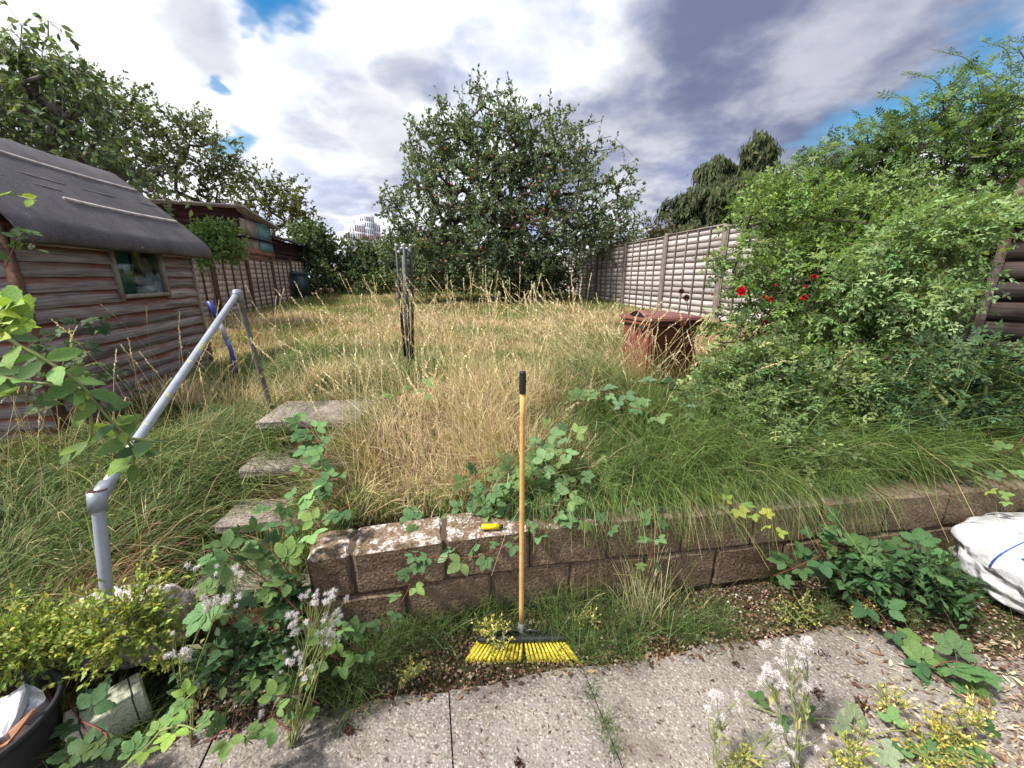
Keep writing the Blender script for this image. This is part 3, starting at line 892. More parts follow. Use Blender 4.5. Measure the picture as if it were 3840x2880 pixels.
# ------------------------------------------------------------------ neighbours' sheds
def nshed():
    u = nrm(np.array([-0.23, 1, 0])); n = np.array([u[1], -u[0], 0])
    C = np.array([-7.05, 10.7, 0])      # corner nearest the garden
    w = thing('neighbour_shed', 'dark maroon timber shed with flat roof beyond the low fence', 'shed', C + np.array([-1, 1, .7]))
    P = lambda a, b, z: C + u*a - n*b + np.array([0, 0, z])   # a away, b to the left
    Wl, La = 4.2, 2.25
    eh = 0.15
    sm = slat_mesh('board', M_nshed, Wl, eh*1.2, 0.025, 0.006, 6, 0.002, 31)
    for k in range(17):
        inst('board', sm, w, frameM(P(0, Wl, 0.75+k*eh), n))
    so = slat_mesh('orange_board', M_oshed, La, 0.14*1.2, 0.025, 0.006, 6, 0.003, 32)
    for k in range(11):
        inst('orange_board', so, w, frameM(P(0, 0, 0.75+k*0.14), u))
    M3 = np.stack([u, -n, np.array([0, 0, 1.0])], 1)
    MB().box(P(0.58, -0.012, 2.83), (1.10, 0.03, 0.42), M3).obj('beige_window_board', M_beige, w)
    MB().box(P(1.68, -0.012, 2.83), (1.04, 0.03, 0.46), M3).obj('teal_window_board', M_teal, w)
    MB().box(P(1.1, 0.03, 2.43), (2.2, 0.04, 0.42), M3).obj('lower_beige_board', M_beige, w)
    MB().box(P(1.68, -0.010, 2.42), (1.04, 0.02, 0.28), M3).obj('lower_teal_board', M_teal, w)
    MB().box(P(1.1, -0.05, 2.60), (2.5, 0.12, 0.035), M3).obj('ledge', M_darkmetal, w)
    rz = np.array([[1, 0, 0], [0, 1, 0], [0, 0, 1]])
    # roof slab, falling slightly away
    v = [P(-0.2, Wl+0.2, 3.42), P(-0.2, -0.22, 3.26), P(2.45, -0.22, 3.02), P(2.45, Wl+0.2, 3.2)]
    v2 = [q + np.array([0, 0, 0.05]) for q in v]
    MB().hexa(v + v2).obj('roof', plain('roof_edge', (0.30, 0.27, 0.25), 0.8), w)
    MB().hexa([P(0.03, Wl, 0.7), P(0.03, 0.03, 0.7), P(La, 0.03, 0.7), P(La, Wl, 0.7), P(0.03, Wl, 3.36), P(0.03, 0.03, 3.2), P(La, 0.03, 3.02), P(La, Wl, 3.2)]).obj('wall', M_nshed, w)
    # the second building further along
    w2 = thing('dark_shed', 'darker low timber shed adjoining beyond the maroon shed', 'shed', P(3.5, 1, .7))
    sd = slat_mesh('board', M_nshed, 3.2, 0.17, 0.025, 0.006, 6, 0.002, 33)
    for k in range(14):
        inst('board', sd, w2, frameM(P(La+0.08, 0.04, 0.75+k*0.14), u))
    MB().hexa([P(La+.08, 2.5, .7), P(La+.08, .08, .7), P(La+3.28, .08, .7), P(La+3.28, 2.5, .7), P(La+.08, 2.5, 3.15), P(La+.08, .08, 2.72), P(La+3.28, .08, 2.72), P(La+3.28, 2.5, 3.15)]).obj('wall', M_nshed, w2)
    v = [P(La-.05, 2.6, 3.55), P(La-.05, -0.25, 2.70), P(La+3.4, -0.25, 2.70), P(La+3.4, 2.6, 3.55)]
    MB().hexa(v + [q + np.array([0, 0, .07]) for q in v]).obj('roof', M_felt, w2)
    # peak of a further roof
    w3 = thing('roof_peak', 'grey felt gable roof peeking above the maroon shed', 'shed', P(4.5, 3, .7))
    v = [P(4, 5, .7), P(4, 2.2, .7), P(7, 2.2, .7), P(7, 5, .7), P(4, 5, 3.2), P(4, 2.2, 3.2), P(7, 2.2, 3.2), P(7, 5, 3.2)]
    MB().hexa(v).obj('wall', M_nshed, w3)
    for s in (1, -1):
        a = [P(3.8, 3.6, 4.05), P(7.2, 3.6, 4.05), P(7.2, 3.6-s*1.7, 3.15), P(3.8, 3.6-s*1.7, 3.15)]
        MB().hexa(a + [q + np.array([0, 0, .06]) for q in a]).obj('roof', M_felt, w3)
nshed()

def right_shed():
    # dark boarded side of a shed at the right edge
    P0 = np.array([3.52, 2.92, 0]); u = nrm(np.array([0.62, -1.0, 0]))     # runs towards the viewer's right
    w = thing('dark_board_shed', 'dark weathered board shed side at the right edge behind the roses', 'shed', P0 + np.array([0, 0, .4]))
    L = 2.2
    ms = [slat_mesh('board', M_dshed, L, 0.18, 0.028, 0.006, 8, 0.005, 40+i) for i in range(3)]
    for k in range(12):
        inst('board', ms[k % 3], w, frameM(P0 + np.array([0, 0, 0.42+0.14*k]), u + np.array([0, 0, random.uniform(-.012, .012)])))
    n = np.array([u[1], -u[0], 0])
    M3 = np.stack([u, -n, np.array([0, 0, 1.0])], 1)
    MB().box(P0 - u*0.0 + n*0.01 + np.array([0, 0, 1.3]), (0.05, 0.06, 1.8), M3).obj('corner_trim', M_dshed, w)
    v = [P0-u*.2+n*.2, P0+u*2.3+n*.2, P0+u*2.3-n*1.2, P0-u*.2-n*1.2]
    zz = [2.02, 2.02, 2.10, 2.10]
    v = [q + np.array([0, 0, z]) for q, z in zip(v, zz)]
    MB().hexa(v + [q + np.array([0, 0, .05]) for q in v]).obj('roof', M_felt, w)
    v = [P0-n*.03, P0+u*L-n*.03, P0+u*L-n*1.0, P0-n*1.0]
    MB().hexa([q+np.array([0, 0, .4]) for q in v] + [q+np.array([0, 0, 2.03]) for q in v]).obj('wall', M_dshed, w)
right_shed()

# ------------------------------------------------------------------ tower block
def tower():
    D = 260.0
    w = thing('tower_block', 'distant white tower block with brick coloured panels above the hedge', 'building', at(1355, 1035, D))
    def block(x0, xm, x1, ytop, ybot, d, storeys, colsl, colsr, seed):
        r = random.Random(seed)
        A = at(x0, ytop, d+9); B = at(xm, ytop, d); Cc = at(x1, ytop, d+7)
        zt = at(xm, ytop, d)[2]; zb = 0.5
        ys = [ytop + (ybot-ytop)*k/storeys for k in range(storeys+1)]
        zs = [at(xm, y, d)[2] for y in ys]
        def wall(p, q, cols, pale):
            p = np.array([p[0], p[1], 0]); q = np.array([q[0], q[1], 0]); dd = nrm(q-p); L = np.linalg.norm(q-p)
            nn = np.array([dd[1], -dd[0], 0])
            M3 = np.stack([dd, -nn, np.array([0, 0, 1.0])], 1)
            for k in range(storeys):
                zc = (zs[k]+zs[k+1])/2; h = zs[k]-zs[k+1]
                for c in range(cols):
                    t = (c+0.5)/cols
                    kind = r.random()
                    wd = L/cols*(0.42 if kind < .5 else 0.6)
                    mat = M_winfar if (kind < 0.5 or pale) else M_brickp
                    if pale and kind > .75: continue
                    mb = MB().box(p + dd*L*t + nn*0.08 + np.array([0, 0, zc - h*0.04]), (wd, 0.25, h*0.78), M3)
                    mb.obj('window' if mat is M_winfar else 'brick_panel', mat, w)
        back = A + Cc - B
        v = []
        for z in (zb, zt+0.35):
            for p in (A, B, Cc, back): v.append([p[0], p[1], z])
        MB().hexa(v).obj('wall', M_cladw, w)
        wall(A, B, colsl, True); wall(B, Cc, colsr, False)
    block(1322, 1363, 1401, 806, 900, D, 4, 5, 5, 1)
    block(1290, 1327, 1368, 838, 900, D-18, 2, 4, 5, 2)
    block(1262, 1292, 1330, 868, 900, D-30, 1, 3, 4, 3)
    block(1398, 1402, 1424, 836, 900, D+6, 2, 2, 3, 4)
tower()

# ------------------------------------------------------------------ foliage helpers
T_SIMPLE = (np.array([[0,0,0],[-.27,.45,.06],[0,1,-.06],[.27,.45,.06]]), [[0,2,1],[0,3,2]])
T_OVAL = (np.array([[0,0,0],[-.21,.25,.05],[.21,.25,.05],[-.25,.55,.06],[.25,.55,.06],[0,1,-.10],[0,.28,0],[0,.58,-.01]]),
          [[0,6,1],[0,2,6],[1,6,3],[6,7,3],[6,2,4],[6,4,7],[3,7,5],[7,4,5]])
T_NARROW = (np.array([[0,0,0],[-.15,.4,.05],[0,1,-.12],[.15,.4,.05],[0,.5,-.02]]), [[0,4,1],[1,4,2],[0,3,4],[4,3,2]])
def compound(n, tmpl, spread=0.9):
    """pinnate leaf: n leaflets on a rachis"""
    V = []; Fs = []; k = 0
    tv, tf = tmpl
    prs = (n-1)//2
    pos = [(0.18 + 0.46*i/max(prs-1, 1), s*(1.25 - .12*i)) for i in range(prs) for s in (-1, 1)] + [(0.78, 0)]
    for y, a in pos:
        c, s = math.cos(a*spread), math.sin(a*spread)
        L = 0.30
        q = tv*L
        q = np.stack([q[:, 0]*c + q[:, 1]*s, -q[:, 0]*s + q[:, 1]*c, q[:, 2]], 1) + np.array([0, y, -0.12*y*y])
        V.append(q); Fs += [[i+k for i in f] for f in tf]; k += len(tv)
    ys = np.linspace(0, .8, 5)
    rv = np.array([[sx*.012, y, -0.12*y*y + .002] for y in ys for sx in (-1, 1)])
    V.append(rv); Fs += [q for i in range(4) for q in ([k+2*i, k+2*i+1, k+2*i+3], [k+2*i, k+2*i+3, k+2*i+2])]
    return np.concatenate(V), Fs
T_ROSE = compound(5, T_SIMPLE)
T_ROSE_O = compound(5, T_OVAL)
T_ROSE7 = compound(7, T_SIMPLE)

def leaves(mb, tmpl, pos, dr, nor, size, col):
    tv, tf = tmpl
    tf = np.array(tf)
    pos = np.asarray(pos); y = nrm(dr); x = nrm(np.cross(y, nor)); z = np.cross(x, y)
    size = np.broadcast_to(np.asarray(size, float), (len(pos),))
    V = (tv[None, :, 0:1]*x[:, None] + tv[None, :, 1:2]*y[:, None] + tv[None, :, 2:3]*z[:, None])*size[:, None, None] + pos[:, None]
    k = len(tv)
    Fx = tf[None] + (np.arange(len(pos))*k)[:, None, None]
    C = np.repeat(np.asarray(col)[:, None], k, 1)
    mb.add(V.reshape(-1, 3), Fx.reshape(-1, tf.shape[1]), C.reshape(-1, 3))
    return mb

def prisms(mb, P0, P1, R0, R1, k=4, col=None):
    P0 = np.asarray(P0); P1 = np.asarray(P1); t = nrm(P1-P0)
    ref = np.where(np.abs(t[:, 2:3]) < 0.9, np.array([[0, 0, 1.0]]), np.array([[1.0, 0, 0]]))
    x = nrm(np.cross(t, ref)); y = np.cross(t, x)
    a = np.linspace(0, 2*math.pi, k, endpoint=False)
    ring = np.cos(a)[None, :, None]*x[:, None] + np.sin(a)[None, :, None]*y[:, None]
    V = np.concatenate([P0[:, None] + ring*np.asarray(R0)[:, None, None], P1[:, None] + ring*np.asarray(R1)[:, None, None]], 1)
    f = np.array([[j, (j+1) % k, k+(j+1) % k, k+j] for j in range(k)])
    Fx = f[None] + (np.arange(len(P0))*2*k)[:, None, None]
    C = None if col is None else np.tile(np.asarray(col), (len(P0)*2*k, 1))
    mb.add(V.reshape(-1, 3), Fx.reshape(-1, 4), C)
    return mb

def palette(r, n, cols, w=None, jit=0.18):
    cols = np.asarray(cols, float)
    i = r.choice(len(cols), n, p=w)
    c = cols[i]*(1 + r.normal(0, jit, (n, 1)))
    c = c*(1 + r.normal(0, 0.06, (n, 3)))
    return np.clip(c, 0.004, 1)

def lumps(r, spec, n, depth=0.8, shell=2.2):
    """points in pixel-placed ellipsoids (px, py, rpx, d, weight): each keeps its own distance and real size"""
    vol = np.array([(s[2]*s[3])**2.3*(s[4] if len(s) > 4 else 1) for s in spec])
    k = r.choice(len(spec), n, p=vol/vol.sum())
    c = np.array([at(s[0], s[1], s[3]) for s in spec])[k]
    R = np.array([s[2]*s[3]/F for s in spec])[k]
    v = nrm(r.normal(size=(n, 3)))
    q = r.random(n)**(1/shell)
    return c + v*(R*q)[:, None]*np.array([1, depth, 1])

def grow(r, trunk, targets, step=0.35, jit=0.05, up=0.12, sag=0.0):
    """greedy branching from a trunk polyline to every target"""
    nodes = [np.asarray(p, float) for p in trunk]
    par = [-1] + list(range(len(trunk)-1))
    start = len(trunk)//3
    top = nodes[-1]
    targets = targets[np.argsort(np.linalg.norm(targets - top, axis=1))]
    arr = np.zeros((len(targets)*14 + len(nodes) + 10, 3)); arr[:len(nodes)] = nodes
    cnt = len(nodes); ends = []
    for q in targets:
        dlt = arr[start:cnt] - q
        dist = np.sqrt((dlt**2).sum(1)) + 0.35*np.maximum(arr[start:cnt, 2]-q[2], 0)
        j = int(np.argmin(dist)) + start
        p = arr[j].copy()
        L = np.linalg.norm(q-p); m = min(12, max(1, int(round(L/step))))
        prev = j
        for i in range(1, m+1):
            t = i/m
            s = p + (q-p)*t + np.array([0, 0, up*L*math.sin(math.pi*t)])
            if i < m: s = s + r.normal(0, jit*L/ m * 1.2, 3)
            arr[cnt] = s; par.append(prev); prev = cnt; cnt += 1
        ends.append(prev)
    P = arr[:cnt]; par = np.array(par)
    load = np.zeros(cnt)
    load[ends] += 1
    for i in range(cnt-1, 0, -1):
        load[par[i]] += load[i]
    return P, par, load, np.array(ends)

def branch_mesh(P, par, load, r0, pw=0.5, k=5, rmin=0.004):
    rad = np.maximum(rmin, r0*load**pw)
    i = np.arange(1, len(P)); i = i[par[i] >= 0]
    mb = MB()
    return prisms(mb, P[par[i]], P[i], np.minimum(rad[par[i]], rad[i]*1.35), rad[i], k)

def twig_leaves(r, mb, tw, ends, n_tw, ln, n_lf, size, cols, w, tmpl, droop=0.3, spread=1.0, upn=0.6, twr=0.0025, outward=None, jit=.18):
    """short twigs at the branch ends with leaves set along them; returns leaf arrays too"""
    N = len(ends)*n_tw
    base = np.repeat(ends, n_tw, 0)
    d = r.normal(size=(N, 3))*spread
    if outward is not None: d = d + np.repeat(outward, n_tw, 0)*1.2
    d[:, 2] += 0.25
    d = nrm(d)
    l = ln*r.uniform(0.5, 1.3, N)
    tip = base + d*l[:, None]; tip[:, 2] -= droop*l
    mid = base + d*(l*.5)[:, None]
    if tw is not None:
        prisms(tw, base, mid, np.full(N, twr), np.full(N, twr*.8), 3)
        prisms(tw, mid, tip, np.full(N, twr*.8), np.full(N, twr*.5), 3)
    M = N*n_lf
    t = r.random(M)
    bi = np.repeat(np.arange(N), n_lf)
    pos = np.where((t < .5)[:, None], base[bi] + (mid[bi]-base[bi])*(t*2)[:, None], mid[bi] + (tip[bi]-mid[bi])*((t-.5)*2)[:, None])
    ld = nrm(d[bi] + r.normal(0, .8, (M, 3))); ld[:, 2] -= droop
    nor = r.normal(0, 1-upn*.6, (M, 3)); nor[:, 2] += upn
    sz = size*r.uniform(0.6, 1.25, M)
    c = palette(r, M, cols, w, jit)
    if mb is not None: leaves(mb, tmpl, pos, ld, nor, sz, c)
    return pos, ld, nor, sz, c

def leaf_objects(root, name, tmpl, pos, ld, nor, sz, col, mat, variants=5):
    """the leaves that show largest, one object each, sharing a few coloured meshes"""
    order = np.arange(len(pos))
    ms = []
    for k in range(variants):
        mb = MB().add(tmpl[0], tmpl[1], np.tile(col[(k*37) % len(col)], (len(tmpl[0]), 1)))
        ms.append(mb.mesh(name, mat))
    y = nrm(ld); x = nrm(np.cross(y, nor)); z = np.cross(x, y)
    for i in order:
        s = sz[i]
        M = Matrix(((x[i][0]*s, y[i][0]*s, z[i][0]*s, pos[i][0]), (x[i][1]*s, y[i][1]*s, z[i][1]*s, pos[i][1]), (x[i][2]*s, y[i][2]*s, z[i][2]*s, pos[i][2]), (0, 0, 0, 1)))
        inst(name, ms[i % variants], root, M)

def split_leaves(root, tmpl, obj_tmpl, arrs, n_obj, mat, name='leaf', stuff_name='foliage'):
    pos, ld, nor, sz, c = [np.concatenate(a) for a in zip(*arrs)]
    cam_ = np.array([0, 0, EYE])
    big = sz/np.linalg.norm(pos-cam_, axis=1)
    # keep those not buried behind others: prefer large and near
    o = np.argsort(-big)
    pick = o[:n_obj*3:3] if len(o) > n_obj*4 else o[:n_obj]
    mask = np.ones(len(pos), bool); mask[pick] = False
    if mask.any():
        mb = MB(); leaves(mb, tmpl, pos[mask], ld[mask], nor[mask], sz[mask], c[mask])
        f = mb.obj(stuff_name, mat, root); tag(f, kind='stuff')
    leaf_objects(root, name, obj_tmpl, pos[pick], ld[pick], nor[pick], sz[pick], c[pick], mat)

# ------------------------------------------------------------------ apple tree
def apple_tree():
    r = np.random.default_rng(11)
    D = 13.0
    base = np.array([at(1900, 1110, D)[0], D, 0.78])
    w = thing('apple_tree', 'broad apple tree with small red apples in the middle of the garden', 'tree', base)
    sp = [(1900, 800, 330, 13), (1660, 850, 240, 12.8), (2150, 800, 250, 13), (1850, 560, 210, 13), (2080, 600, 160, 13.2), (1600, 950, 170, 12.4, 1.3), (1800, 1000, 150, 12.2, 1.3),
          (2240, 820, 140, 13), (1520, 790, 90, 13, .8), (1760, 470, 80, 13, .6), (1640, 600, 140, 13), (2330, 730, 70, 13.2, .7), (1810, 400, 45, 13, .4), (2130, 470, 70, 13.4, .5),
          (2000, 960, 150, 12.4, 1.2), (1560, 1040, 90, 12, 1.3), (1700, 1060, 90, 11.9, 1.3), (1600, 470, 60, 13, .5), (1470, 740, 50, 13, .5), (2380, 760, 35, 13, .5)]
    T = lumps(r, sp, 1250, 0.75, 2.1)
    T = T[T[:, 2] > 1.15]
    trunk = [base, base+[0.0, 0, 0.5], base+[-.1, 0, 1.0], base+[-.15, .1, 1.5], base+[.0, .1, 2.2], base+[.1, .1, 3.0]]
    P, par, load, ends = grow(r, trunk, T, 0.45, 0.35, 0.05)
    bm = branch_mesh(P, par, load, 0.0105, 0.42, 6, 0.006)
    tr2 = base + np.array([0.5, -.2, -.1])
    bm.tube([tr2, tr2+[-.08, 0, .6], tr2+[-.2, 0.1, 1.3], tr2+[-.4, .2, 2.0]], [.13, .11, .1, .07], 8)
    mb = MB(); tw = bm
    cols = [(.11, .155, .08), (.15, .205, .105), (.21, .265, .15), (.075, .105, .055), (.24, .23, .12)]
    a = twig_leaves(r, mb, tw, P[ends], 4, 0.42, 11, 0.11, cols, [.3, .3, .2, .15, .05], T_SIMPLE, 0.25, 1.0, 0.5, 0.004)
    # spiky upright shoots along the top
    top = P[ends][P[ends][:, 2] > 4.6]
    twig_leaves(r, mb, tw, top, 1, 0.45, 12, 0.10, cols, [.3, .3, .2, .15, .05], T_SIMPLE, -0.1, 0.7, 0.4, 0.005, np.tile([0, 0, 1.0], (len(top), 1)))
    bm.obj('trunk', M_bark, w)
    tag(mb.obj('crown', M_leaf_far, w), kind='stuff')
    # dead twigs reaching out on the right
    tw2 = MB()
    for pts in ([(2200, 640), (2280, 560), (2310, 520), (2375, 585)], [(2210, 545), (2250, 520), (2295, 510)], [(2150, 490), (2200, 470), (2250, 455)], [(2150, 690), (2260, 600), (2290, 580)]):
        q = [at(x, y, 12.6) for x, y in pts]; tw2.tube(q, [0.014, .011, .008, .005][:len(q)], 5)
    tw2.obj('dead_branch', M_bark_pale, w)
    am = chamfer_box('apple', (1, 1, 1), .29, M_apple)
    for p in am.polygons: p.use_smooth = True
    spots = [(1620, 545), (1668, 560), (1648, 640), (1638, 730), (1634, 735), (1690, 690), (1760, 668), (1775, 640), (1845, 430), (1840, 588), (1990, 690), (2010, 680), (2015, 695), (2050, 630), (2005, 800), (2030, 785), (1925, 790), (1925, 818), (1920, 855), (1945, 850), (2000, 825), (2060, 820), (1985, 815), (2005, 850), (1580, 860), (1645, 915), (1690, 910), (1805, 930), (1795, 970), (1680, 980), (1700, 960), (1575, 1045), (1805, 1058), (1595, 900), (1740, 780), (2110, 640), (2085, 720), (2170, 560), (1870, 470), (1960, 740), (2100, 780), (2070, 690), (1690, 770), (1985, 960), (1950, 985)]
    for x, y in spots:
        p = at(x + r.normal(0, 6), y, 11.2 + r.random()*0.7 + (0.9 if y < 600 else 0))
        s = r.uniform(.06, .085)
        inst('apple', am, w, Matrix.Translation(Vector(p)) @ Matrix.Diagonal((s, s, s*.9, 1)))
apple_tree()

# ------------------------------------------------------------------ other trees
def cherry():
    r = np.random.default_rng(21)
    base = np.array([-7.6, 6.6, .5])
    w = thing('cherry_tree', 'drooping large leaved cherry tree rising behind the black shed roof', 'tree', base)
    sp = [(60, 400, 260, 6.6), (260, 470, 210, 6.6), (430, 600, 140, 6.8, 1.2), (100, 230, 120, 6.6), (300, 330, 100, 6.6), (-80, 350, 220, 6.6), (560, 690, 100, 7, 1.2), (180, 130, 40, 6.6, .5), (300, 230, 50, 6.5, .4), (20, 130, 90, 6.6, .7), (-50, 600, 200, 6.4)]
    T = lumps(r, sp, 270, .7, 2.0)
    trunk = [base, base+[.1, 0, 1], base+[.2, 0, 2], base+[.5, 0, 2.8], base+[.9, .0, 3.4]]
    P, par, load, ends = grow(r, trunk, T, .35, .35, .12)
    bm = branch_mesh(P, par, load, .0065, .45, 6, .004)
    mb = MB()
    cols = [(.13, .185, .09), (.17, .23, .11), (.23, .29, .13), (.095, .14, .068)]
    twig_leaves(r, mb, bm, P[ends], 3, .42, 7, .11, cols, None, T_OVAL, 0.75, .9, .5, .0035)
    bm.obj('trunk', M_bark_pale, w)
    tag(mb.obj('crown', M_leaf_far, w), kind='stuff')
cherry()

def far_tree(seed, name, label, base, spec, n, leaf, cols, r0, nl=9, ntw=3, ln=.8, group=None):
    r = np.random.default_rng(seed)
    w = thing(name, label, 'tree', base, group)
    T = lumps(r, spec, n, .8, 2.6)
    c = T.mean(0)
    trunk = [base, base*.7+c*.3, base*.45+c*.55]
    P, par, load, ends = grow(r, trunk, T, 1.0, .4, .05)
    bm = branch_mesh(P, par, load, r0, .5, 5, .012)
    mb = MB()
    out = nrm(P[ends]-c)
    twig_leaves(r, mb, bm, P[ends], ntw, ln, nl, leaf, cols, None, T_SIMPLE, .1, .9, .5, .01, out)
    bm.obj('trunk', M_bark, w)
    tag(mb.obj('crown', M_leaf_far, w), kind='stuff')
GC = [(.12, .155, .065), (.155, .19, .08), (.20, .23, .095), (.085, .11, .055)]
far_tree(31, 'sycamore_tree', 'open crowned tree with a forked pale trunk behind the sheds', at(640, 790, 26)*np.array([1, 1, 0]) + np.array([0, 0, .8]),
         [(740, 560, 110, 26), (640, 640, 90, 26, .6), (820, 640, 70, 26, .8), (690, 480, 60, 26), (780, 700, 70, 26, .6), (850, 580, 50, 26, .7)], 220, .20, GC, .011, 12, 2)
far_tree(32, 'sycamore_tree', 'tall dense tree between the cherry and the forked tree', at(480, 760, 24)*np.array([1, 1, 0]) + np.array([0, 0, .8]),
         [(470, 480, 150, 24), (380, 420, 120, 24), (560, 500, 90, 24), (590, 600, 90, 24), (460, 640, 130, 24), (330, 560, 120, 24)], 320, .21, GC, .010, 12, 2)
far_tree(33, 'lime_tree', 'smaller yellowish tree right of the forked tree above the dark shed', at(1010, 900, 30)*np.array([1, 1, 0]) + np.array([0, 0, .8]),
         [(1000, 740, 90, 30), (930, 740, 60, 30), (1080, 760, 80, 30), (1130, 830, 60, 30), (1000, 830, 110, 30), (900, 820, 60, 30)], 260, .23, [(.12, .14, .045), (.16, .17, .05), (.09, .11, .04)], .010, 12, 2)

def hedge(name, label, spec, n, leaf, cols, seed, w=None, tm=T_SIMPLE, cat='hedge', upn=.6, core=0.62, nl=10):
    r = np.random.default_rng(seed)
    ctr = np.array([at(s[0], s[1], s[3]) for s in spec]).mean(0)
    gz = float(height(ctr[0], ctr[1])) if abs(ctr[0]) < 9 and ctr[1] < 24 else .8
    t = thing(name, label, cat, (ctr[0], ctr[1], gz))
    T = lumps(r, spec, n, .8, 3.2)
    T = T[T[:, 2] > gz + .05]
    mb = MB(); tw = MB()
    twig_leaves(r, mb, tw, T, 2, leaf*2.2, nl//2, leaf, cols, w, tm, .15, 1.0, upn, leaf*.02)
    # woody heart: stems from the ground up into the mass
    k = r.choice(len(T), min(14, len(T)), replace=False)
    st = T[k].copy(); b = st.copy(); b[:, 2] = gz; b[:, :2] += r.normal(0, .2, (len(k), 2))
    prisms(tw, b, st, np.full(len(k), min(.02, leaf*.08)), np.full(len(k), min(.006, leaf*.03)), 4)
    tw.obj('stem', M_bark, t)
    tag(mb.obj('foliage', M_leaf_far, t), kind='stuff')
    return t
HC = [(.07, .105, .046), (.095, .14, .062), (.15, .20, .11), (.045, .07, .035), (.16, .13, .055)]
hedge('bramble_hedge', 'dense dark bramble and ivy hedge closing the far end of the garden',
      [(1200, 985, 105, 17), (1290, 995, 95, 17.3), (1380, 1000, 95, 17.5), (1470, 985, 95, 17.8), (1560, 980, 100, 18), (1660, 990, 100, 18), (1780, 1000, 100, 18.4), (1900, 1000, 90, 18.6), (2020, 1010, 80, 18.8), (1330, 1060, 60, 16), (1200, 1050, 70, 15.6), (1440, 1060, 55, 16.2)],
      1900, .17, HC, 41, [.3, .3, .15, .2, .05], nl=12)
hedge('ivy_bush', 'taller ivy bush beside the end of the dark shed', [(1170, 900, 60, 16.2), (1130, 880, 45, 17), (1215, 915, 40, 16.6), (1150, 960, 55, 16)], 350, .16, HC, 42, [.3, .3, .2, .2, 0], cat='bush')
hedge('lilac_bush', 'small bright green shrub leaning over the low fence by the shed', [(800, 900, 70, 7.2), (740, 880, 40, 7.2), (860, 930, 50, 7.4), (760, 940, 60, 7.1), (840, 870, 40, 7.3)], 380, .065, [(.14, .24, .075), (.19, .30, .095), (.10, .17, .06)], 43, cat='bush', nl=14)
hedge('brown_hedge', 'brownish clipped hedge top showing above the silvery fence', [(2330, 900, 70, 15.5), (2420, 890, 60, 14.5), (2480, 900, 60, 14), (2260, 920, 60, 16.5), (2200, 930, 50, 17.5)], 420, .12, [(.16, .12, .055), (.12, .13, .05), (.09, .10, .04)], 44)
hedge('shade_shrub', 'dark low shrub under the apple tree beside the fence', [(2060, 1040, 70, 13.5), (1990, 1050, 60, 13.2), (2120, 1060, 50, 12.8), (1930, 1070, 50, 13.6)], 320, .12, [(.04, .065, .03), (.055, .085, .035)], 45, cat='bush')

def conifer(seed, name, label, spec, D, n, base):
    """weeping evergreen: hanging sprays layered round a leader"""
    r = np.random.default_rng(seed)
    w = thing(name, label, 'tree', base)
    top = at(spec[0][0], spec[0][1], D)
    H = top[2]-base[2]
    bm = MB(); bm.tube([base, base*.5+top*.5, top], [.16, .1, .01], 7)
    t = r.random(n)**.75
    z = base[2] + H*(1-t)
    R = spec[1]*t**.62*(0.72 + .28*np.sin(t*23+r.random(n)*1.5))
    a = r.uniform(0, 2*math.pi, n)
    ax = np.stack([base[0] + (top[0]-base[0])*(1-t), base[1] + (top[1]-base[1])*(1-t)], 1)
    tip = np.stack([ax[:, 0] + R*np.cos(a), ax[:, 1] + R*np.sin(a), z], 1)
    root = np.stack([ax[:, 0] + .1*R*np.cos(a), ax[:, 1] + .1*R*np.sin(a), z + .25*R + .1], 1)
    prisms(bm, root, tip, np.full(n, .018), np.full(n, .006), 3)
    bm.obj('trunk', M_bark, w)
    mb = MB()
    m = 42
    k = np.repeat(np.arange(n), m)
    u = .35 + .65*r.random(n*m)**.7
    pos = root[k] + (tip[k]-root[k])*u[:, None] + r.normal(0, .07, (n*m, 3))
    d = nrm(tip[k]-root[k])*.35 + r.normal(0, .28, (n*m, 3)); d[:, 2] -= .95
    nor = np.stack([np.cos(a[k]), np.sin(a[k]), np.full(n*m, .5)], 1) + r.normal(0, .3, (n*m, 3))
    leaves(mb, T_NARROW, pos, d, nor, r.uniform(.14, .32, n*m), palette(r, n*m, [(.06, .078, .035), (.08, .10, .045), (.04, .055, .026), (.11, .12, .05)]))
    tag(mb.obj('crown', M_leaf_far, w), kind='stuff')
b1 = at(2850, 1000, 13.5); b1[2] = .8
conifer(51, 'weeping_conifer', 'weeping conifer with a pointed top behind the silvery fence', [(2845, 512), 2.5], 13.5, 700, b1)
b2 = at(2660, 1000, 14.5); b2[2] = .8
conifer(52, 'weeping_conifer', 'broader lower conifer left of the pointed one behind the fence', [(2690, 600), 3.6], 14.5, 800, b2)

# ------------------------------------------------------------------ roses and right-hand shrubs
def shrub(seed, name, label, base, spec, n, leaf, cols, tmpl, objtmpl, n_obj, r0=.004, ntw=3, nl=5, ln=.2, droop=.3, bark=None, wts=None, cat='bush', up=.1, upn=.7, step=.25):
    r = np.random.default_rng(seed)
    w = thing(name, label, cat, base)
    T = lumps(r, spec, n, .8, 2.4)
    T = T[T[:, 2] > height(T[:, 0], T[:, 1]) + .05]
    base = np.asarray(base, float)
    c = T.mean(0)
    trunk = [base, base*.75+c*.25, base*.55+c*.45]
    P, par, load, ends = grow(r, trunk, T, step, .3, up)
    bm = branch_mesh(P, par, load, r0, .38, 5, .003)
    out = nrm(P[ends]-c)
    arr = twig_leaves(r, None, bm, P[ends], ntw, ln, nl, leaf, cols, wts, tmpl, droop, .9, upn, .0016, out)
    bm.obj('stem', bark or M_bark, w)
    split_leaves(w, tmpl, objtmpl, [arr], n_obj, M_leaf)
    return w, T, r

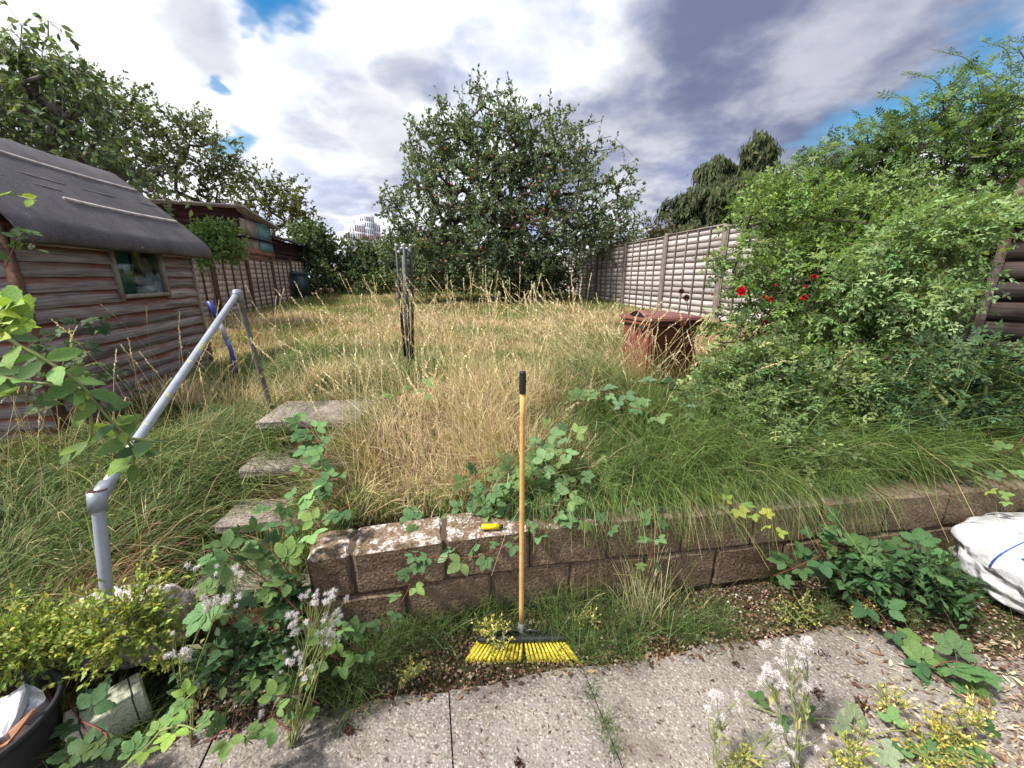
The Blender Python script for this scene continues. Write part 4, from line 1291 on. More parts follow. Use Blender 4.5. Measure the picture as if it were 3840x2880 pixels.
RC = [(.10, .175, .055), (.135, .22, .07), (.19, .29, .10), (.065, .115, .042)]
rose, RT, rr = shrub(61, 'rose_bush', 'tall red flowering rose bush on the right', at(3060, 1480, 3.1),
      [(2960, 1130, 190, 3.0), (3120, 960, 210, 3.2), (2830, 1000, 110, 3.1, .5), (3250, 1130, 210, 3.0), (3060, 1300, 190, 2.9), (2740, 1230, 90, 2.9, .5), (3000, 800, 150, 3.5, .8), (2900, 1330, 130, 2.8), (3300, 900, 180, 3.2), (2690, 1010, 60, 3.1, .35), (2840, 800, 70, 3.3, .35), (3400, 1130, 120, 3.0)],
      820, .115, RC, T_ROSE, T_ROSE_O, 280, ntw=2, nl=5, ln=.2)
def rose_flower(root, p, s, col, seed):
    r = np.random.default_rng(seed)
    mb = MB()
    m = 44
    d = nrm(r.normal(size=(m, 3)) + np.array([0, -.45, .75]))
    leaves(mb, (T_OVAL[0]*np.array([2.0, 1, 2.5]), T_OVAL[1]), np.tile(p, (m, 1)) + d*s*.12, d + r.normal(0, .25, (m, 3)), np.cross(d, r.normal(size=(m, 3))), s*r.uniform(.38, .6, m), palette(r, m, [col, tuple(q*.55 for q in col)], None, .15))
    mb.obj('flower', M_petal, root)
for i, (x, y, d, s, c) in enumerate([(2780, 1092, 2.45, .065, (.62, .012, .03)), (3050, 1040, 2.6, .045, (.55, .015, .05)), (3015, 1118, 2.6, .05, (.5, .01, .03)), (2890, 1125, 2.6, .045, (.4, .01, .02)), (2865, 1115, 2.6, .03, (.5, .01, .03)), (3018, 1075, 2.6, .025, (.6, .02, .05)), (2910, 1070, 2.6, .02, (.6, .02, .05)), (2670, 1105, 2.7, .02, (.6, .03, .06)), (2870, 1210, 2.5, .04, (.16, .012, .015)),
                            (2555, 1093, 2.6, .045, (.17, .055, .03)), (2575, 1118, 2.6, .05, (.2, .075, .04)), (2562, 1212, 2.5, .045, (.3, .14, .06))]):
    rose_flower(rose, at(x, y, d), s*.75, c, 200+i)
for pts in ([(2790, 1480), (2775, 1300), (2782, 1100)], [(2640, 1480), (2600, 1300), (2575, 1130)]):
    MB().tube([at(x, y, 2.62) for x, y in pts], np.linspace(.005, .0025, len(pts)), 6).obj('cane', M_bark, rose)

shrub(62, 'grey_leaved_rose', 'low blue green leaved shrub spilling over the bank below the red roses', at(2900, 1640, 2.45),
      [(2760, 1450, 110, 2.5), (2900, 1450, 140, 2.4), (2960, 1570, 110, 2.2), (3100, 1480, 140, 2.4), (3250, 1420, 130, 2.5), (2700, 1560, 80, 2.4), (3060, 1620, 80, 2.2, .8), (3300, 1530, 110, 2.4), (2820, 1570, 90, 2.25), (3450, 1420, 90, 2.5), (2920, 1620, 70, 2.05), (3020, 1660, 60, 2.0), (2740, 1520, 70, 2.3)],
      600, .115, [(.11, .19, .095), (.15, .25, .125), (.22, .33, .18), (.07, .125, .06)], T_ROSE, T_ROSE_O, 260, ntw=2, nl=5, ln=.17, droop=.25, upn=.9)

shrub(63, 'climbing_rose', 'tall arching climbing rose towering at the right edge against the sky', at(3560, 1450, 4.0),
      [(3480, 600, 190, 4.0, .7), (3700, 460, 190, 4.0, .45), (3720, 720, 230, 3.9), (3200, 690, 170, 4.2, 1), (3330, 800, 210, 4.0), (3560, 900, 200, 3.8), (3000, 720, 120, 4.2, .8), (3330, 580, 110, 4.1, .6), (3820, 560, 200, 3.8, .8), (3100, 800, 150, 4.1), (2900, 800, 110, 4.0, .7), (3400, 900, 160, 3.6)],
      1150, .105, [(.10, .165, .055), (.135, .215, .07), (.07, .12, .042), (.18, .26, .09)], T_ROSE7, T_ROSE_O, 160, .0045, 2, 5, .26, .35, up=.2, step=.3)

shrub(64, 'pale_rose_spray', 'pale green arching rose sprays hanging in front of the dark board shed', at(3520, 1500, 2.6),
      [(3500, 930, 100, 2.55), (3400, 940, 110, 2.6), (3620, 850, 70, 2.5), (3300, 1010, 100, 2.6), (3460, 1070, 80, 2.5), (3350, 1230, 70, 2.6, .6), (3740, 800, 60, 2.5, .7)],
      260, .10, [(.15, .24, .09), (.19, .29, .12), (.24, .33, .16)], T_ROSE, T_ROSE_O, 200, .0035, 2, 5, .2, .55, M_greencane, upn=.8)

shrub(65, 'low_rose_spray', 'arching green rose shoots over the grass at the right edge', at(3560, 1640, 2.2),
      [(3520, 1400, 90, 2.2, .6), (3700, 1360, 80, 2.1, .7), (3650, 1480, 90, 2.2), (3380, 1500, 90, 2.2), (3780, 1460, 80, 2.1), (3480, 1540, 80, 2.2)],
      150, .10, [(.08, .15, .07), (.11, .19, .085), (.05, .10, .045)], T_ROSE, T_ROSE_O, 160, .003, 2, 4, .2, .3, M_greencane, upn=.9)

# ------------------------------------------------------------------ grass
def blades(mb, r, root, ht, lean, width, col0, col1, bend=.5):
    """curved blades: three rows and a tip"""
    N = len(root)
    ld = np.concatenate([lean, np.zeros((N, 1))], 1)
    a = r.uniform(0, 2*math.pi, N)
    side = np.stack([np.cos(a), np.sin(a), np.zeros(N)], 1)
    V = []; C = []
    for t in (0, .38, .72, 1.0):
        c = root + ld*(ht*(t**1.8))[:, None]
        c[:, 2] += ht*(t - bend*t*t*np.linalg.norm(lean, axis=1)*.6)
        wd = width*(1-t*.75)
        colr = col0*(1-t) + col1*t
        if t < 1:
            V += [c-side*wd[:, None], c+side*wd[:, None]]; C += [colr, colr]
        else:
            V.append(c); C.append(colr)
    V = np.stack(V, 1); C = np.stack(C, 1)
    b = (np.arange(N)*7)[:, None, None]
    q = np.array([[0, 1, 3, 2], [2, 3, 5, 4]])[None] + b
    tt = np.array([[4, 5, 6]])[None] + b
    n0 = mb.n
    mb.v.append(V.reshape(-1, 3)); mb.c.append(C.reshape(-1, 3))
    mb.f.append(q.reshape(-1, 4) + n0); mb.f.append(tt.reshape(-1, 3) + n0)
    mb.n += N*7

def strands(mb, r, root, ht, lean, width, col0, col1, droop):
    """thin drooping strands: four rows"""
    N = len(root)
    ld = np.concatenate([lean, np.zeros((N, 1))], 1)
    a = r.uniform(0, 2*math.pi, N)
    side = np.stack([np.cos(a), np.sin(a), .5*np.sin(a*2)], 1)
    V = []; C = []
    for t in (0, .35, .7, 1.0):
        c = root + ld*(ht*t)[:, None]
        c[:, 2] += ht*(1.1*t - droop*t*t)
        wd = width*(1-t*.6)
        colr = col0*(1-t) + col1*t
        V += [c-side*wd[:, None], c+side*wd[:, None]]; C += [colr, colr]
    V = np.stack(V, 1); C = np.stack(C, 1)
    q = np.array([[0, 1, 3, 2], [2, 3, 5, 4], [4, 5, 7, 6]])[None] + (np.arange(N)*8)[:, None, None]
    mb.add(V.reshape(-1, 3), q.reshape(-1, 4), C.reshape(-1, 3))

def sample(r, n, d0, d1, a0=-56, a1=60):
    a = np.radians(r.uniform(a0, a1, n))
    d = d0*(d1/d0)**r.random(n)
    return d*np.sin(a), d*np.cos(a)
def in_steps(x, y): return (x > np.where(y < 2.2, -1.40, -1.46) + .1*np.sin(y*9)) & (x < np.where(y < 2.2, -1.18, -.97) + .05*np.sin(y*23)) & (y > 1.3) & (y < 2.68)
def in_shed(x, y):
    t = (x-SA[0])*SU[0] + (y-SA[1])*SU[1]; n = (x-SA[0])*SN[0] + (y-SA[1])*SN[1]
    return (t < .1) & (t > -2.2) & (n < .03)

def lawn():
    r = np.random.default_rng(71)
    x, y = sample(r, 230000, 1.7, 20)
    k = (x < 5.8-.21*y) & (x > -4.35-.23*y) & (y - yw(x) > .25) & ~in_steps(x, y) & ~in_shed(x, y)
    k &= ~((x > .35) & (y < 2.5) & (r.random(len(x)) < .8))
    k &= ~((x < -1.2) & (y < 2.6 - .3*(x+1.2)) & (r.random(len(x)) < .95))
    x, y = x[k], y[k]
    n = len(x); d = np.hypot(x, y)
    nz = fbm(x, y, .7, 11); nz2 = fbm(x, y, 2.0, 14)
    green = sst(y, 7.5, 11.5)*.75 + .6*sst(x, .3, 1.4)*(1-sst(y, 2.8, 4.2)) + .55*(1-sst(y - yw(x), .2, .9))
    green = green + (nz-.5)*3.0 + (nz2-.5)*1.4 + .33
    isg = r.random(n) < np.clip(green, .04, .92)
    tan = palette(r, n, [(.64, .50, .30), (.54, .38, .27), (.74, .63, .42), (.42, .27, .19), (.56, .50, .29)], [.3, .22, .2, .13, .15], .15)
    grn = palette(r, n, [(.16, .23, .06), (.22, .29, .085), (.28, .32, .11), (.11, .17, .05)], None, .15)
    top = np.where(isg[:, None], grn, tan)
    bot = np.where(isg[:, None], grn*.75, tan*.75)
    nz3 = vnoise(x, y, 4.5, 19)
    ht = np.where(isg, .16, .17)*r.uniform(.45, 1.6, n)*(.45 + .6*nz2 + .75*nz3)
    ht *= 1 + .35*((y - yw(x)) < 1.3)
    ht *= 1 - .45*sst(y, 2.6, 4.5)
    ht *= .45 + .55*sst(np.abs(x + .24*y), .12, .4) + .55*(y > 3.9)*(1-sst(np.abs(x + .24*y), .12, .4))
    ca = vnoise(x, y, 2.6, 23)*12.6
    lean = r.normal(0, .45, (n, 2)) + np.stack([np.cos(ca), np.sin(ca)], 1)*.55*vnoise(x, y, 1.3, 25)[:, None]
    wd = .0021*np.maximum(1, d/3.0)**.75*r.uniform(.5, 2.0, n)
    root = np.stack([x, y, height(x, y) - .01], 1)
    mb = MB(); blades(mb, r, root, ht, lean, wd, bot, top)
    o = mb.obj('dry_grass', M_grass)
    tag(o, 'long straw coloured dry lawn grass with greener patches', 'grass', kind='stuff')

    # seeding stalks
    mb = MB()
    X = []; Y = []
    def cl(px, py, s, n):
        p = atz(px, py, .72)
        X.append(r.normal(p[0], s, n)); Y.append(r.normal(p[1], s*1.2, n))
    for a in ((1600, 1580, .25, 60), (1760, 1490, .38, 90), (1420, 1540, .15, 14), (1850, 1500, .35, 60), (1650, 1650, .25, 60), (2290, 1450, .2, 100), (2400, 1440, .2, 80), (1950, 1430, .35, 20), (1300, 1600, .12, 8), (1750, 1780, .2, 25)):
        cl(*a)
    xx, yy = sample(r, 200, 2.8, 6)
    X.append(xx); Y.append(yy)
    x = np.concatenate(X); y = np.concatenate(Y)
    k = (x < 5.5-.21*y) & (x > -4.2-.23*y) & (y - yw(x) > .3) & ~in_steps(x, y) & ~in_shed(x, y)
    x, y = x[k], y[k]; n = len(x)
    z = height(x, y)
    L = r.uniform(.42, .95, n); L = np.where(y > 4.5, L*.5, L)
    ln = r.normal(0, .16, (n, 2)) + np.array([-.10, 0])
    near2 = (x > .5) & (y < 4.5)
    ln = np.where(near2[:, None], ln*1.8, ln)
    p0 = np.stack([x, y, z], 1)
    p1 = p0 + np.stack([ln[:, 0]*L*.4, ln[:, 1]*L*.4, L*.5], 1)
    p2 = p0 + np.stack([ln[:, 0]*L*1.1, ln[:, 1]*L*1.1, L*.82], 1)
    p3 = p2 + nrm(np.stack([ln[:, 0]*2.2, ln[:, 1]*2.2, np.full(n, .75)], 1))*r.uniform(.09, .17, n)[:, None]
    wq = .0010*np.maximum(1, y/3.5)
    cs = np.array([.64, .53, .31])
    for A, B in ((p0, p1), (p1, p2), (p2, p3)):
        prisms(mb, A, B, wq, wq*.9, 3, cs)
    m = 26
    kk = np.repeat(np.arange(n), m)
    t = np.tile(np.linspace(0, 1, m), n)
    pos = p2[kk] + (p3[kk]-p2[kk])*t[:, None]
    d = nrm(p3-p2)[kk]*1.0 + r.normal(0, .35, (n*m, 3))
    far = np.maximum(1, y/4.0)[kk]
    leaves(mb, T_SIMPLE, pos, d, r.normal(size=(n*m, 3)), r.uniform(.009, .015, n*m)*far**.5, palette(r, n*m, [(.72, .61, .40), (.80, .70, .50), (.60, .48, .29)], None, .12))
    o = mb.obj('seed_grass', M_grass)
    tag(o, 'tall pale seeding grass stalks standing over the lawn', 'grass', kind='stuff')

    # fine horsetail and green grass on the bank behind the wall, right of the broom
    mb = MB()
    n = 44000
    x = r.uniform(-.35, 3.6, n); y = yw(x) + .16 + r.random(n)**1.3*1.7
    y = np.where(x > 1.6, y + .0, y)
    dens = np.clip(sst(x, -.3, .5) + .25, 0, 1)*np.where(y - yw(x) > 1.3, .55, 1)
    k = r.random(n) < dens*np.clip(2.6*fbm(x, y, 4.0, 31)-.55, .12, 1)
    x, y = x[k], y[k]; n = len(x)
    root = np.stack([x, y, height(x, y)], 1)
    cl_ = fbm(x, y, 3.0, 21)
    ang = cl_*12 + r.normal(0, 1.5, n)
    lean = np.stack([np.cos(ang), np.sin(ang) - .35], 1)*r.uniform(.35, 1.0, (n, 1))
    hump = .5 + .9*sst(x, .0, .7)*(1-.25*sst(x, 1.6, 2.6))
    ht = r.uniform(.10, .36, n)*hump*(.5 + vnoise(x, y, 5.0, 35))
    root[:, 2] += r.random(n)*.16*hump
    g = palette(r, n, [(.11, .18, .045), (.15, .24, .06), (.21, .30, .085), (.07, .12, .035), (.46, .38, .2)], [.3, .3, .2, .15, .05], .15)
    strands(mb, r, root, ht, lean, .0010*r.uniform(.6, 1.9, n), g*.5, g*.92, r.uniform(.3, 1.25, n))  # strand colour darkened towards the root to stand for deep shade
    # upright horsetails: whorls of thin branches round a jointed stem
    m = 620
    hx = r.uniform(-.1, 3.5, m); hy = yw(hx) + .12 + r.random(m)**1.4*1.3
    kk = r.random(m) < np.clip(sst(hx, -.1, .4) + .15, 0, 1)
    hx, hy = hx[kk], hy[kk]; m = len(hx)
    H = r.uniform(.16, .36, m); hl = r.normal(0, .35, (m, 2)) + np.array([0, -.25])
    b0 = np.stack([hx, hy, height(hx, hy)], 1); b1 = b0 + np.concatenate([hl*H[:, None], H[:, None]], 1)
    prisms(mb, b0, b1, np.full(m, .0016), np.full(m, .0006), 3, np.array([.16, .24, .07]))
    NW, NB = 9, 8
    q = m*NW*NB
    pi_ = np.repeat(np.arange(m), NW*NB); wi = np.tile(np.repeat(np.arange(NW), NB), m); bi = np.tile(np.arange(NB), m*NW)
    t = .15 + .82*wi/(NW-1)
    root = b0[pi_] + (b1-b0)[pi_]*t[:, None]
    an = bi*2*math.pi/NB + wi*.4 + r.normal(0, .2, q)
    tone = palette(r, m, [(.12, .20, .05), (.16, .25, .065), (.20, .29, .09), (.09, .15, .04)], None, .15)[pi_]
    strands(mb, r, root, (.5 + .6*H[pi_]/.3)*.105*(1.1-.75*t)*r.uniform(.7, 1.3, q), np.stack([np.cos(an), np.sin(an)], 1)*r.uniform(.7, 1.1, (q, 1)), np.full(q, .0009), tone*.6, tone*.92, r.uniform(.3, 1.0, q))  # branch colour darker at the stem end, shade put into the tone
    # the part that hangs over the wall's edge
    n = 7500
    x = r.uniform(-.2, 3.3, n); k = r.random(n) < np.clip(3.2*fbm(x, x*0, 1.9, 91) - 1.0, 0, 1)*sst(x, -.1, .5)
    x = x[k]; n = len(x)
    y = yw(x) + .10 + r.random(n)*.22
    root = np.stack([x, y, np.maximum(height(x, y), .44) + r.random(n)*.05], 1)
    lean = np.stack([r.normal(.1, .45, n), -r.uniform(.5, 1.2, n)], 1)
    g = palette(r, n, [(.11, .18, .045), (.15, .24, .06), (.21, .30, .085), (.07, .12, .035), (.46, .38, .2)], [.3, .28, .18, .14, .10], .15)
    root[:, 2] += r.random(n)*.06
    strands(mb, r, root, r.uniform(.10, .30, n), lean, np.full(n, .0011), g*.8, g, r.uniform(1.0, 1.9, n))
    o = mb.obj('horsetail', M_grass)
    tag(o, 'fine green horsetail mounded over the block wall', 'plant', kind='stuff')

    # long green grass falling over beside the handrail and steps
    mb = MB()
    n = 110000
    x = r.uniform(-3.9, -.75, n); y = .95 + r.random(n)*3.6
    k = ~in_steps(x, y) & ~in_shed(x, y) & ((x < -1.28) | ((x > -1.22) & (y > 1.4)) | (y > 2.6))
    k &= (y > 1.05 + .05*(x+1.6)) & (y < 4.4) & ((x < -.9) | (r.random(n) < .8)) & ~in_steps(x, y)
    k &= r.random(n) < np.clip(.25 + 1.2*fbm(x, y, 1.5, 51), 0, 1)*np.where((y > 3.3) & (x > -1.9), .3, 1)
    x, y = x[k], y[k]; n = len(x)
    root = np.stack([x, y, height(x, y)], 1)
    ang = fbm(x, y, 1.4, 41)*7 - 2.2 + r.normal(0, .5, n)
    lean = np.stack([np.cos(ang), np.sin(ang)], 1)*r.uniform(.4, 1.1, (n, 1))
    ht = r.uniform(.14, .36, n)*(1 - .55*sst(-x, 2.0, 2.9))
    g = palette(r, n, [(.11, .17, .05), (.15, .22, .065), (.21, .27, .09), (.07, .115, .035), (.46, .37, .2)], [.3, .28, .18, .14, .10], .15)
    dryb = (fbm(x, y, 2.2, 61) > .62) & (y < 1.7)
    g = np.where((dryb & (r.random(n) < .7))[:, None], palette(r, n, [(.26, .15, .08), (.36, .24, .13)]), g)
    strands(mb, r, root, ht, lean, .0016*r.uniform(.6, 1.7, n), g*.5, g*.9, r.uniform(.45, 1.1, n))  # root ends coloured darker, painting in the shade down among the grass
    o = mb.obj('long_grass', M_grass)
    tag(o, 'long lank green grass lying over around the pipe handrail', 'grass', kind='stuff')
    # straw flowering heads through it
    mb = MB()
    n = 130
    x = r.uniform(-3.0, -1.62, n); y = r.uniform(1.3, 3.3, n)
    k = ~in_shed(x, y); x, y = x[k], y[k]; n = len(x)
    z = height(x, y); L = r.uniform(.35, .62, n)
    ln = r.normal(.25, .25, (n, 2)); ln[:, 1] -= .3
    p0 = np.stack([x, y, z], 1); p1 = p0 + np.stack([ln[:, 0]*L*.5, ln[:, 1]*L*.5, L*.6], 1)
    p2 = p1 + np.stack([ln[:, 0]*L*.6, ln[:, 1]*L*.6, L*.30], 1); p3 = p2 + nrm(p2-p1)*.06 - np.array([0, 0, .01])
    for A, B in ((p0, p1), (p1, p2), (p2, p3)): prisms(mb, A, B, np.full(n, .0012), np.full(n, .001), 3, np.array([.42, .36, .18]))
    m = 16; kk = np.repeat(np.arange(n), m); t = np.tile(np.linspace(0, 1, m), n)
    leaves(mb, T_SIMPLE, p2[kk] + (p3[kk]-p2[kk])*t[:, None], nrm(p3-p2)[kk] + r.normal(0, .3, (n*m, 3)), r.normal(size=(n*m, 3)), r.uniform(.007, .012, n*m), palette(r, n*m, [(.60, .50, .30), (.50, .42, .22)]))
    o = mb.obj('grass_heads', M_grass); tag(o, 'straw grass flower heads among the lank grass', 'grass', kind='stuff')

    # tufts at the foot of the wall and along the patio edge
    mb = MB()
    spots = [(1750, 2360, .2), (1880, 2330, .22), (2050, 2330, .24), (2120, 2420, .2), (2350, 2400, .2), (2500, 2380, .16), (1420, 2520, .2), (1300, 2580, .24), (1330, 2650, .18), (1640, 2430, .2), (2560, 2400, .16), (2900, 2190, .2), (2970, 2130, .2), (3150, 2200, .2), (3300, 2180, .22), (3420, 2200, .24), (3500, 2230, .2), (3250, 2280, .15), (3450, 2120, .25), (3560, 2180, .22), (2680, 2380, .18), (2700, 2300, .1), (1550, 2350, .22), (1500, 2440, .2), (2250, 2330, .24), (2220, 2470, .16), (2460, 2150, .2), (2420, 2090, .2), (2980, 2330, .13), (3100, 2330, .15), (1980, 2440, .12), (1180, 2560, .22), (2330, 2460, .14), (3600, 2100, .3), (3380, 2330, .12), (2210, 2620, .08), (2260, 2740, .08), (2290, 2830, .08),
             (130, 2500, .3), (420, 2750, .18), (560, 2800, .15), (350, 2850, .2)]
    for px, py, s in spots:
        p = atz(px, py, -.03)
        n = int(300*min(1, s/.2))
        root = np.tile(p, (n, 1)) + np.concatenate([r.normal(0, .25*s, (n, 2)), np.zeros((n, 1))], 1)
        root[:, 2] += r.random(n)*.4*s
        a = r.uniform(0, 2*math.pi, n)
        lean = np.stack([np.cos(a), np.sin(a)], 1)*r.uniform(.2, 1.1, (n, 1))
        g = palette(r, n, [(.075, .125, .035), (.11, .175, .05), (.16, .22, .07), (.05, .085, .03)], None, .15)
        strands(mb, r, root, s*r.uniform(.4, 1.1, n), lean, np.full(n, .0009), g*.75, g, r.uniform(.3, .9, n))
    n = 13000
    x = r.uniform(-1.1, 3.2, n); y = yedge(x) + (yw(x)-yedge(x))*(r.random(n)*1.08-.03)
    k = r.random(n) < np.clip(2.6*fbm(x, y, 2.3, 81) - .85 + .55*sst(x, 1.1, 1.8), 0, 1); x, y = x[k], y[k]; n = len(x)
    a = r.uniform(0, 2*math.pi, n); lean = np.stack([np.cos(a), np.sin(a)], 1)*r.uniform(.2, 1, (n, 1))
    g = palette(r, n, [(.075, .125, .035), (.11, .175, .05), (.05, .085, .03)], None, .15)
    strands(mb, r, np.stack([x, y, np.full(n, -.03)], 1), r.uniform(.04, .14, n), lean, np.full(n, .0009), g*.75, g, r.uniform(.3, .9, n))
    # half-dead grass standing against the wall right of the broom, and long bent stems
    for px, py, s_, m_ in ((2420, 2330, .42, 90), (2380, 2300, .34, 60), (2460, 2250, .3, 50), (2600, 2260, .22, 40), (2130, 2300, .3, 40), (3000, 2160, .26, 50)):
        p = atz(px, py, -.02)
        root = np.tile(p, (m_, 1)) + np.concatenate([r.normal(0, .05, (m_, 2)), np.zeros((m_, 1))], 1)
        lean = r.normal(0, .28, (m_, 2))
        g = palette(r, m_, [(.50, .44, .24), (.30, .33, .12), (.20, .28, .09), (.60, .54, .34)], None, .15)
        strands(mb, r, root, s_*r.uniform(.4, 1.1, m_), lean, np.full(m_, .0017), g*.8, g, r.uniform(.1, .6, m_))
    o = mb.obj('horsetail_tufts', M_grass)
    tag(o, 'thin green horsetail tufts along the foot of the wall', 'plant', kind='stuff')

    # gravel and leaf litter in the strip
    mb = MB()
    n = 6500
    x = r.uniform(-1.2, 3.0, n); y = yedge(x) - .03 + (yw(x)-yedge(x)+.03)*r.random(n)
    ex = r.random(n) < .06
    oct_v = np.array([[1, 0, 0], [0, 1, 0], [-1, 0, 0], [0, -1, 0], [0, 0, .7], [0, 0, -.7]]); oct_f = np.array([[0, 1, 4], [1, 2, 4], [2, 3, 4], [3, 0, 4], [1, 0, 5], [2, 1, 5], [3, 2, 5], [0, 3, 5]])
    s = r.uniform(.004, .0105, n)
    V = oct_v[None]*s[:, None, None]*r.uniform(.6, 1.3, (n, 6, 1))
    a = r.uniform(0, 6.28, n); ca, sa = np.cos(a), np.sin(a)
    V = np.stack([V[..., 0]*ca[:, None]-V[..., 1]*sa[:, None], V[..., 0]*sa[:, None]+V[..., 1]*ca[:, None], V[..., 2]], -1)
    V += np.stack([x, y, -.014 + r.random(n)*.012], 1)[:, None]
    c = palette(r, n, [(.16, .10, .07), (.28, .20, .15), (.08, .05, .04), (.45, .38, .33), (.22, .10, .06)], [.3, .25, .2, .13, .12])
    mb.add(V.reshape(-1, 3), (oct_f[None] + (np.arange(n)*6)[:, None, None]).reshape(-1, 3), np.repeat(c, 6, 0))
    o = mb.obj('gravel', M_pebblew); tag(o, 'brown gravel along the foot of the block wall', 'gravel', kind='stuff')
    mb = MB()
    n = 1500
    x = r.uniform(-1.3, 3.2, n); y = yedge(x) - .04*(1+3*sst(x, 1.5, 2.1)) + (yw(x)-yedge(x)+.06)*r.random(n)**1.3
    onp = (y < yedge(x))
    pos = np.stack([x, y, np.where(onp, .004, -.008)+r.random(n)*.012], 1)
    leaves(mb, T_SIMPLE, pos, r.normal(size=(n, 3))*np.array([1, 1, .2]), np.tile([0, 0, 1.], (n, 1)) + r.normal(0, .3, (n, 3)), r.uniform(.012, .032, n), palette(r, n, [(.10, .05, .035), (.17, .10, .06), (.30, .2, .12), (.06, .03, .025)]))
    # crumbs and clods of soil dropped on the slabs
    for px, py, m, s in ((1310, 2740, 60, .02), (1300, 2710, 25, .012), (1945, 2865, 50, .013), (3060, 2600, 60, .025), (3230, 2640, 60, .02), (900, 2700, 160, .05), (2760, 2490, 25, .012), (3090, 2460, 20, .02), (1000, 2620, 120, .05)):
        p = atz(px, py, .004)
        q = np.tile(p, (m, 1)) + np.concatenate([r.normal(0, s*.6, (m, 2)), r.random((m, 1))*.006], 1)
        leaves(mb, T_SIMPLE, q, r.normal(size=(m, 3)), r.normal(size=(m, 3)), r.uniform(.006, .018, m), palette(r, m, [(.05, .02, .018), (.08, .035, .028)]))
    n = 500
    q = np.array([atz(px, py, .004) for px, py in zip(r.uniform(1100, 3840, n), r.uniform(2420, 2880, n))])
    leaves(mb, T_NARROW, q, r.normal(size=(n, 3))*np.array([1, 1, .1]), np.tile([0, 0, 1.], (n, 1)) + r.normal(0, .2, (n, 3)), r.uniform(.006, .024, n)*np.where(q[:, 0] > 1.2, 1.6, 1), palette(r, n, [(.10, .06, .045), (.40, .33, .24), (.2, .13, .09)]))
    n = 520
    q = np.array([atz(px, py, .003) for px, py in zip(3840 - 640*r.random(n)**1.5, r.uniform(2380, 2880, n))])
    leaves(mb, T_NARROW, q, r.normal(size=(n, 3))*np.array([1, .7, .12]), np.tile([0, 0, 1.], (n, 1)) + r.normal(0, .3, (n, 3)), r.uniform(.012, .05, n), palette(r, n, [(.16, .09, .065), (.46, .37, .26), (.28, .18, .12), (.6, .52, .4)]))
    o = mb.obj('leaf_litter', M_leaf_far); tag(o, 'dead leaves and soil crumbs scattered on slabs and gravel', 'litter', kind='stuff')
lawn()

# ------------------------------------------------------------------ broom
def broom():
    w = thing('broom', 'broom with a pale wooden handle and bright yellow bristles', 'broom', at(1957, 2420, 1.33))
    top = at(1960, 1392, 1.40); jn = at(1955, 2345, 1.352)
    g = top + (jn-top)*.075
    MB().tube([g + (jn-g)*i/12 for i in range(13)], .0102, 12).obj('handle', M_handle, w, True)
    n = 26
    pts = [top + (g-top)*i/n for i in range(n+1)]
    rad = [.0128 + (.0018 if (4 < i < 24 and i % 3 == 1) else 0) - (.003 if i == 0 else 0) for i in range(n+1)]
    MB().tube(pts, rad, 12).obj('grip', M_black, w, True)
    d = nrm(jn-top)
    MB().tube([jn-d*.012, jn+d*.02, jn+d*.045], [.0135, .0145, .0165], 12).obj('collar', M_collar, w, True)
    hc = at(1957, 2388, 1.325)
    pl = chamfer_box('head_plate', (.385, .055, .022), .007, M_black)
    up = nrm(np.array([0, .35, 1.0]))
    inst('head_plate', pl, w, frameM(hc, np.array([1, .02, 0]), up))
    b = MB()
    for s in (-1, 1):
        b.tube([hc + up*.01 + np.array([s*.11, 0, 0]), hc + up*.03 + np.array([s*.04, 0, 0]), jn+d*.035], [.006, .007, .009], 6)
    b.obj('bracket', M_black, w, True)
    r = np.random.default_rng(5)
    for row, off, mat in ((0, -.016, M_bristle), (1, .012, M_bristle)):
        for i in range(25):
            u = (i-12)/12.0
            x = u*.178
            if row == 0: spread = u*.045 + (.010 if u > 0 else -.010)
            else: spread = u*.04
            p0 = hc + np.array([x, off*1.0, -.008])
            p1 = p0 + np.array([spread, -.052 + row*.01 + r.normal(0, .002), -.036 - row*.006])
            mb = MB().tube([p0, p0*.45+p1*.55, p1], [.0046, .0066, .0086], 6)
            for q in range(14):
                e = p1 + np.array([r.normal(0, .006), r.normal(0, .003), r.normal(0, .003)])
                mb.tube([p0*.3+p1*.7, e + (p1-p0)*r.uniform(.03, .16)], [.0016, .0007], 3, cap=False)
            mb.obj('bristle_tuft', mat, w)
broom()

def yellow_tube():
    a = at(1806, 1976, 1.495); b = at(1872, 1974, 1.505); c = at(1886, 1974, 1.507)
    w = thing('yellow_tool_handle', 'short yellow tool handle with black end lying on the block wall', 'tool', a)
    MB().tube([a, a+(b-a)*.06, a+(b-a)*.5, b], [.010, .0125, .0125, .012], 12).obj('grip', M_yellow, w, True)
    MB().tube([b, c], [.009, .008], 10).obj('tip', M_black, w, True)
yellow_tube()

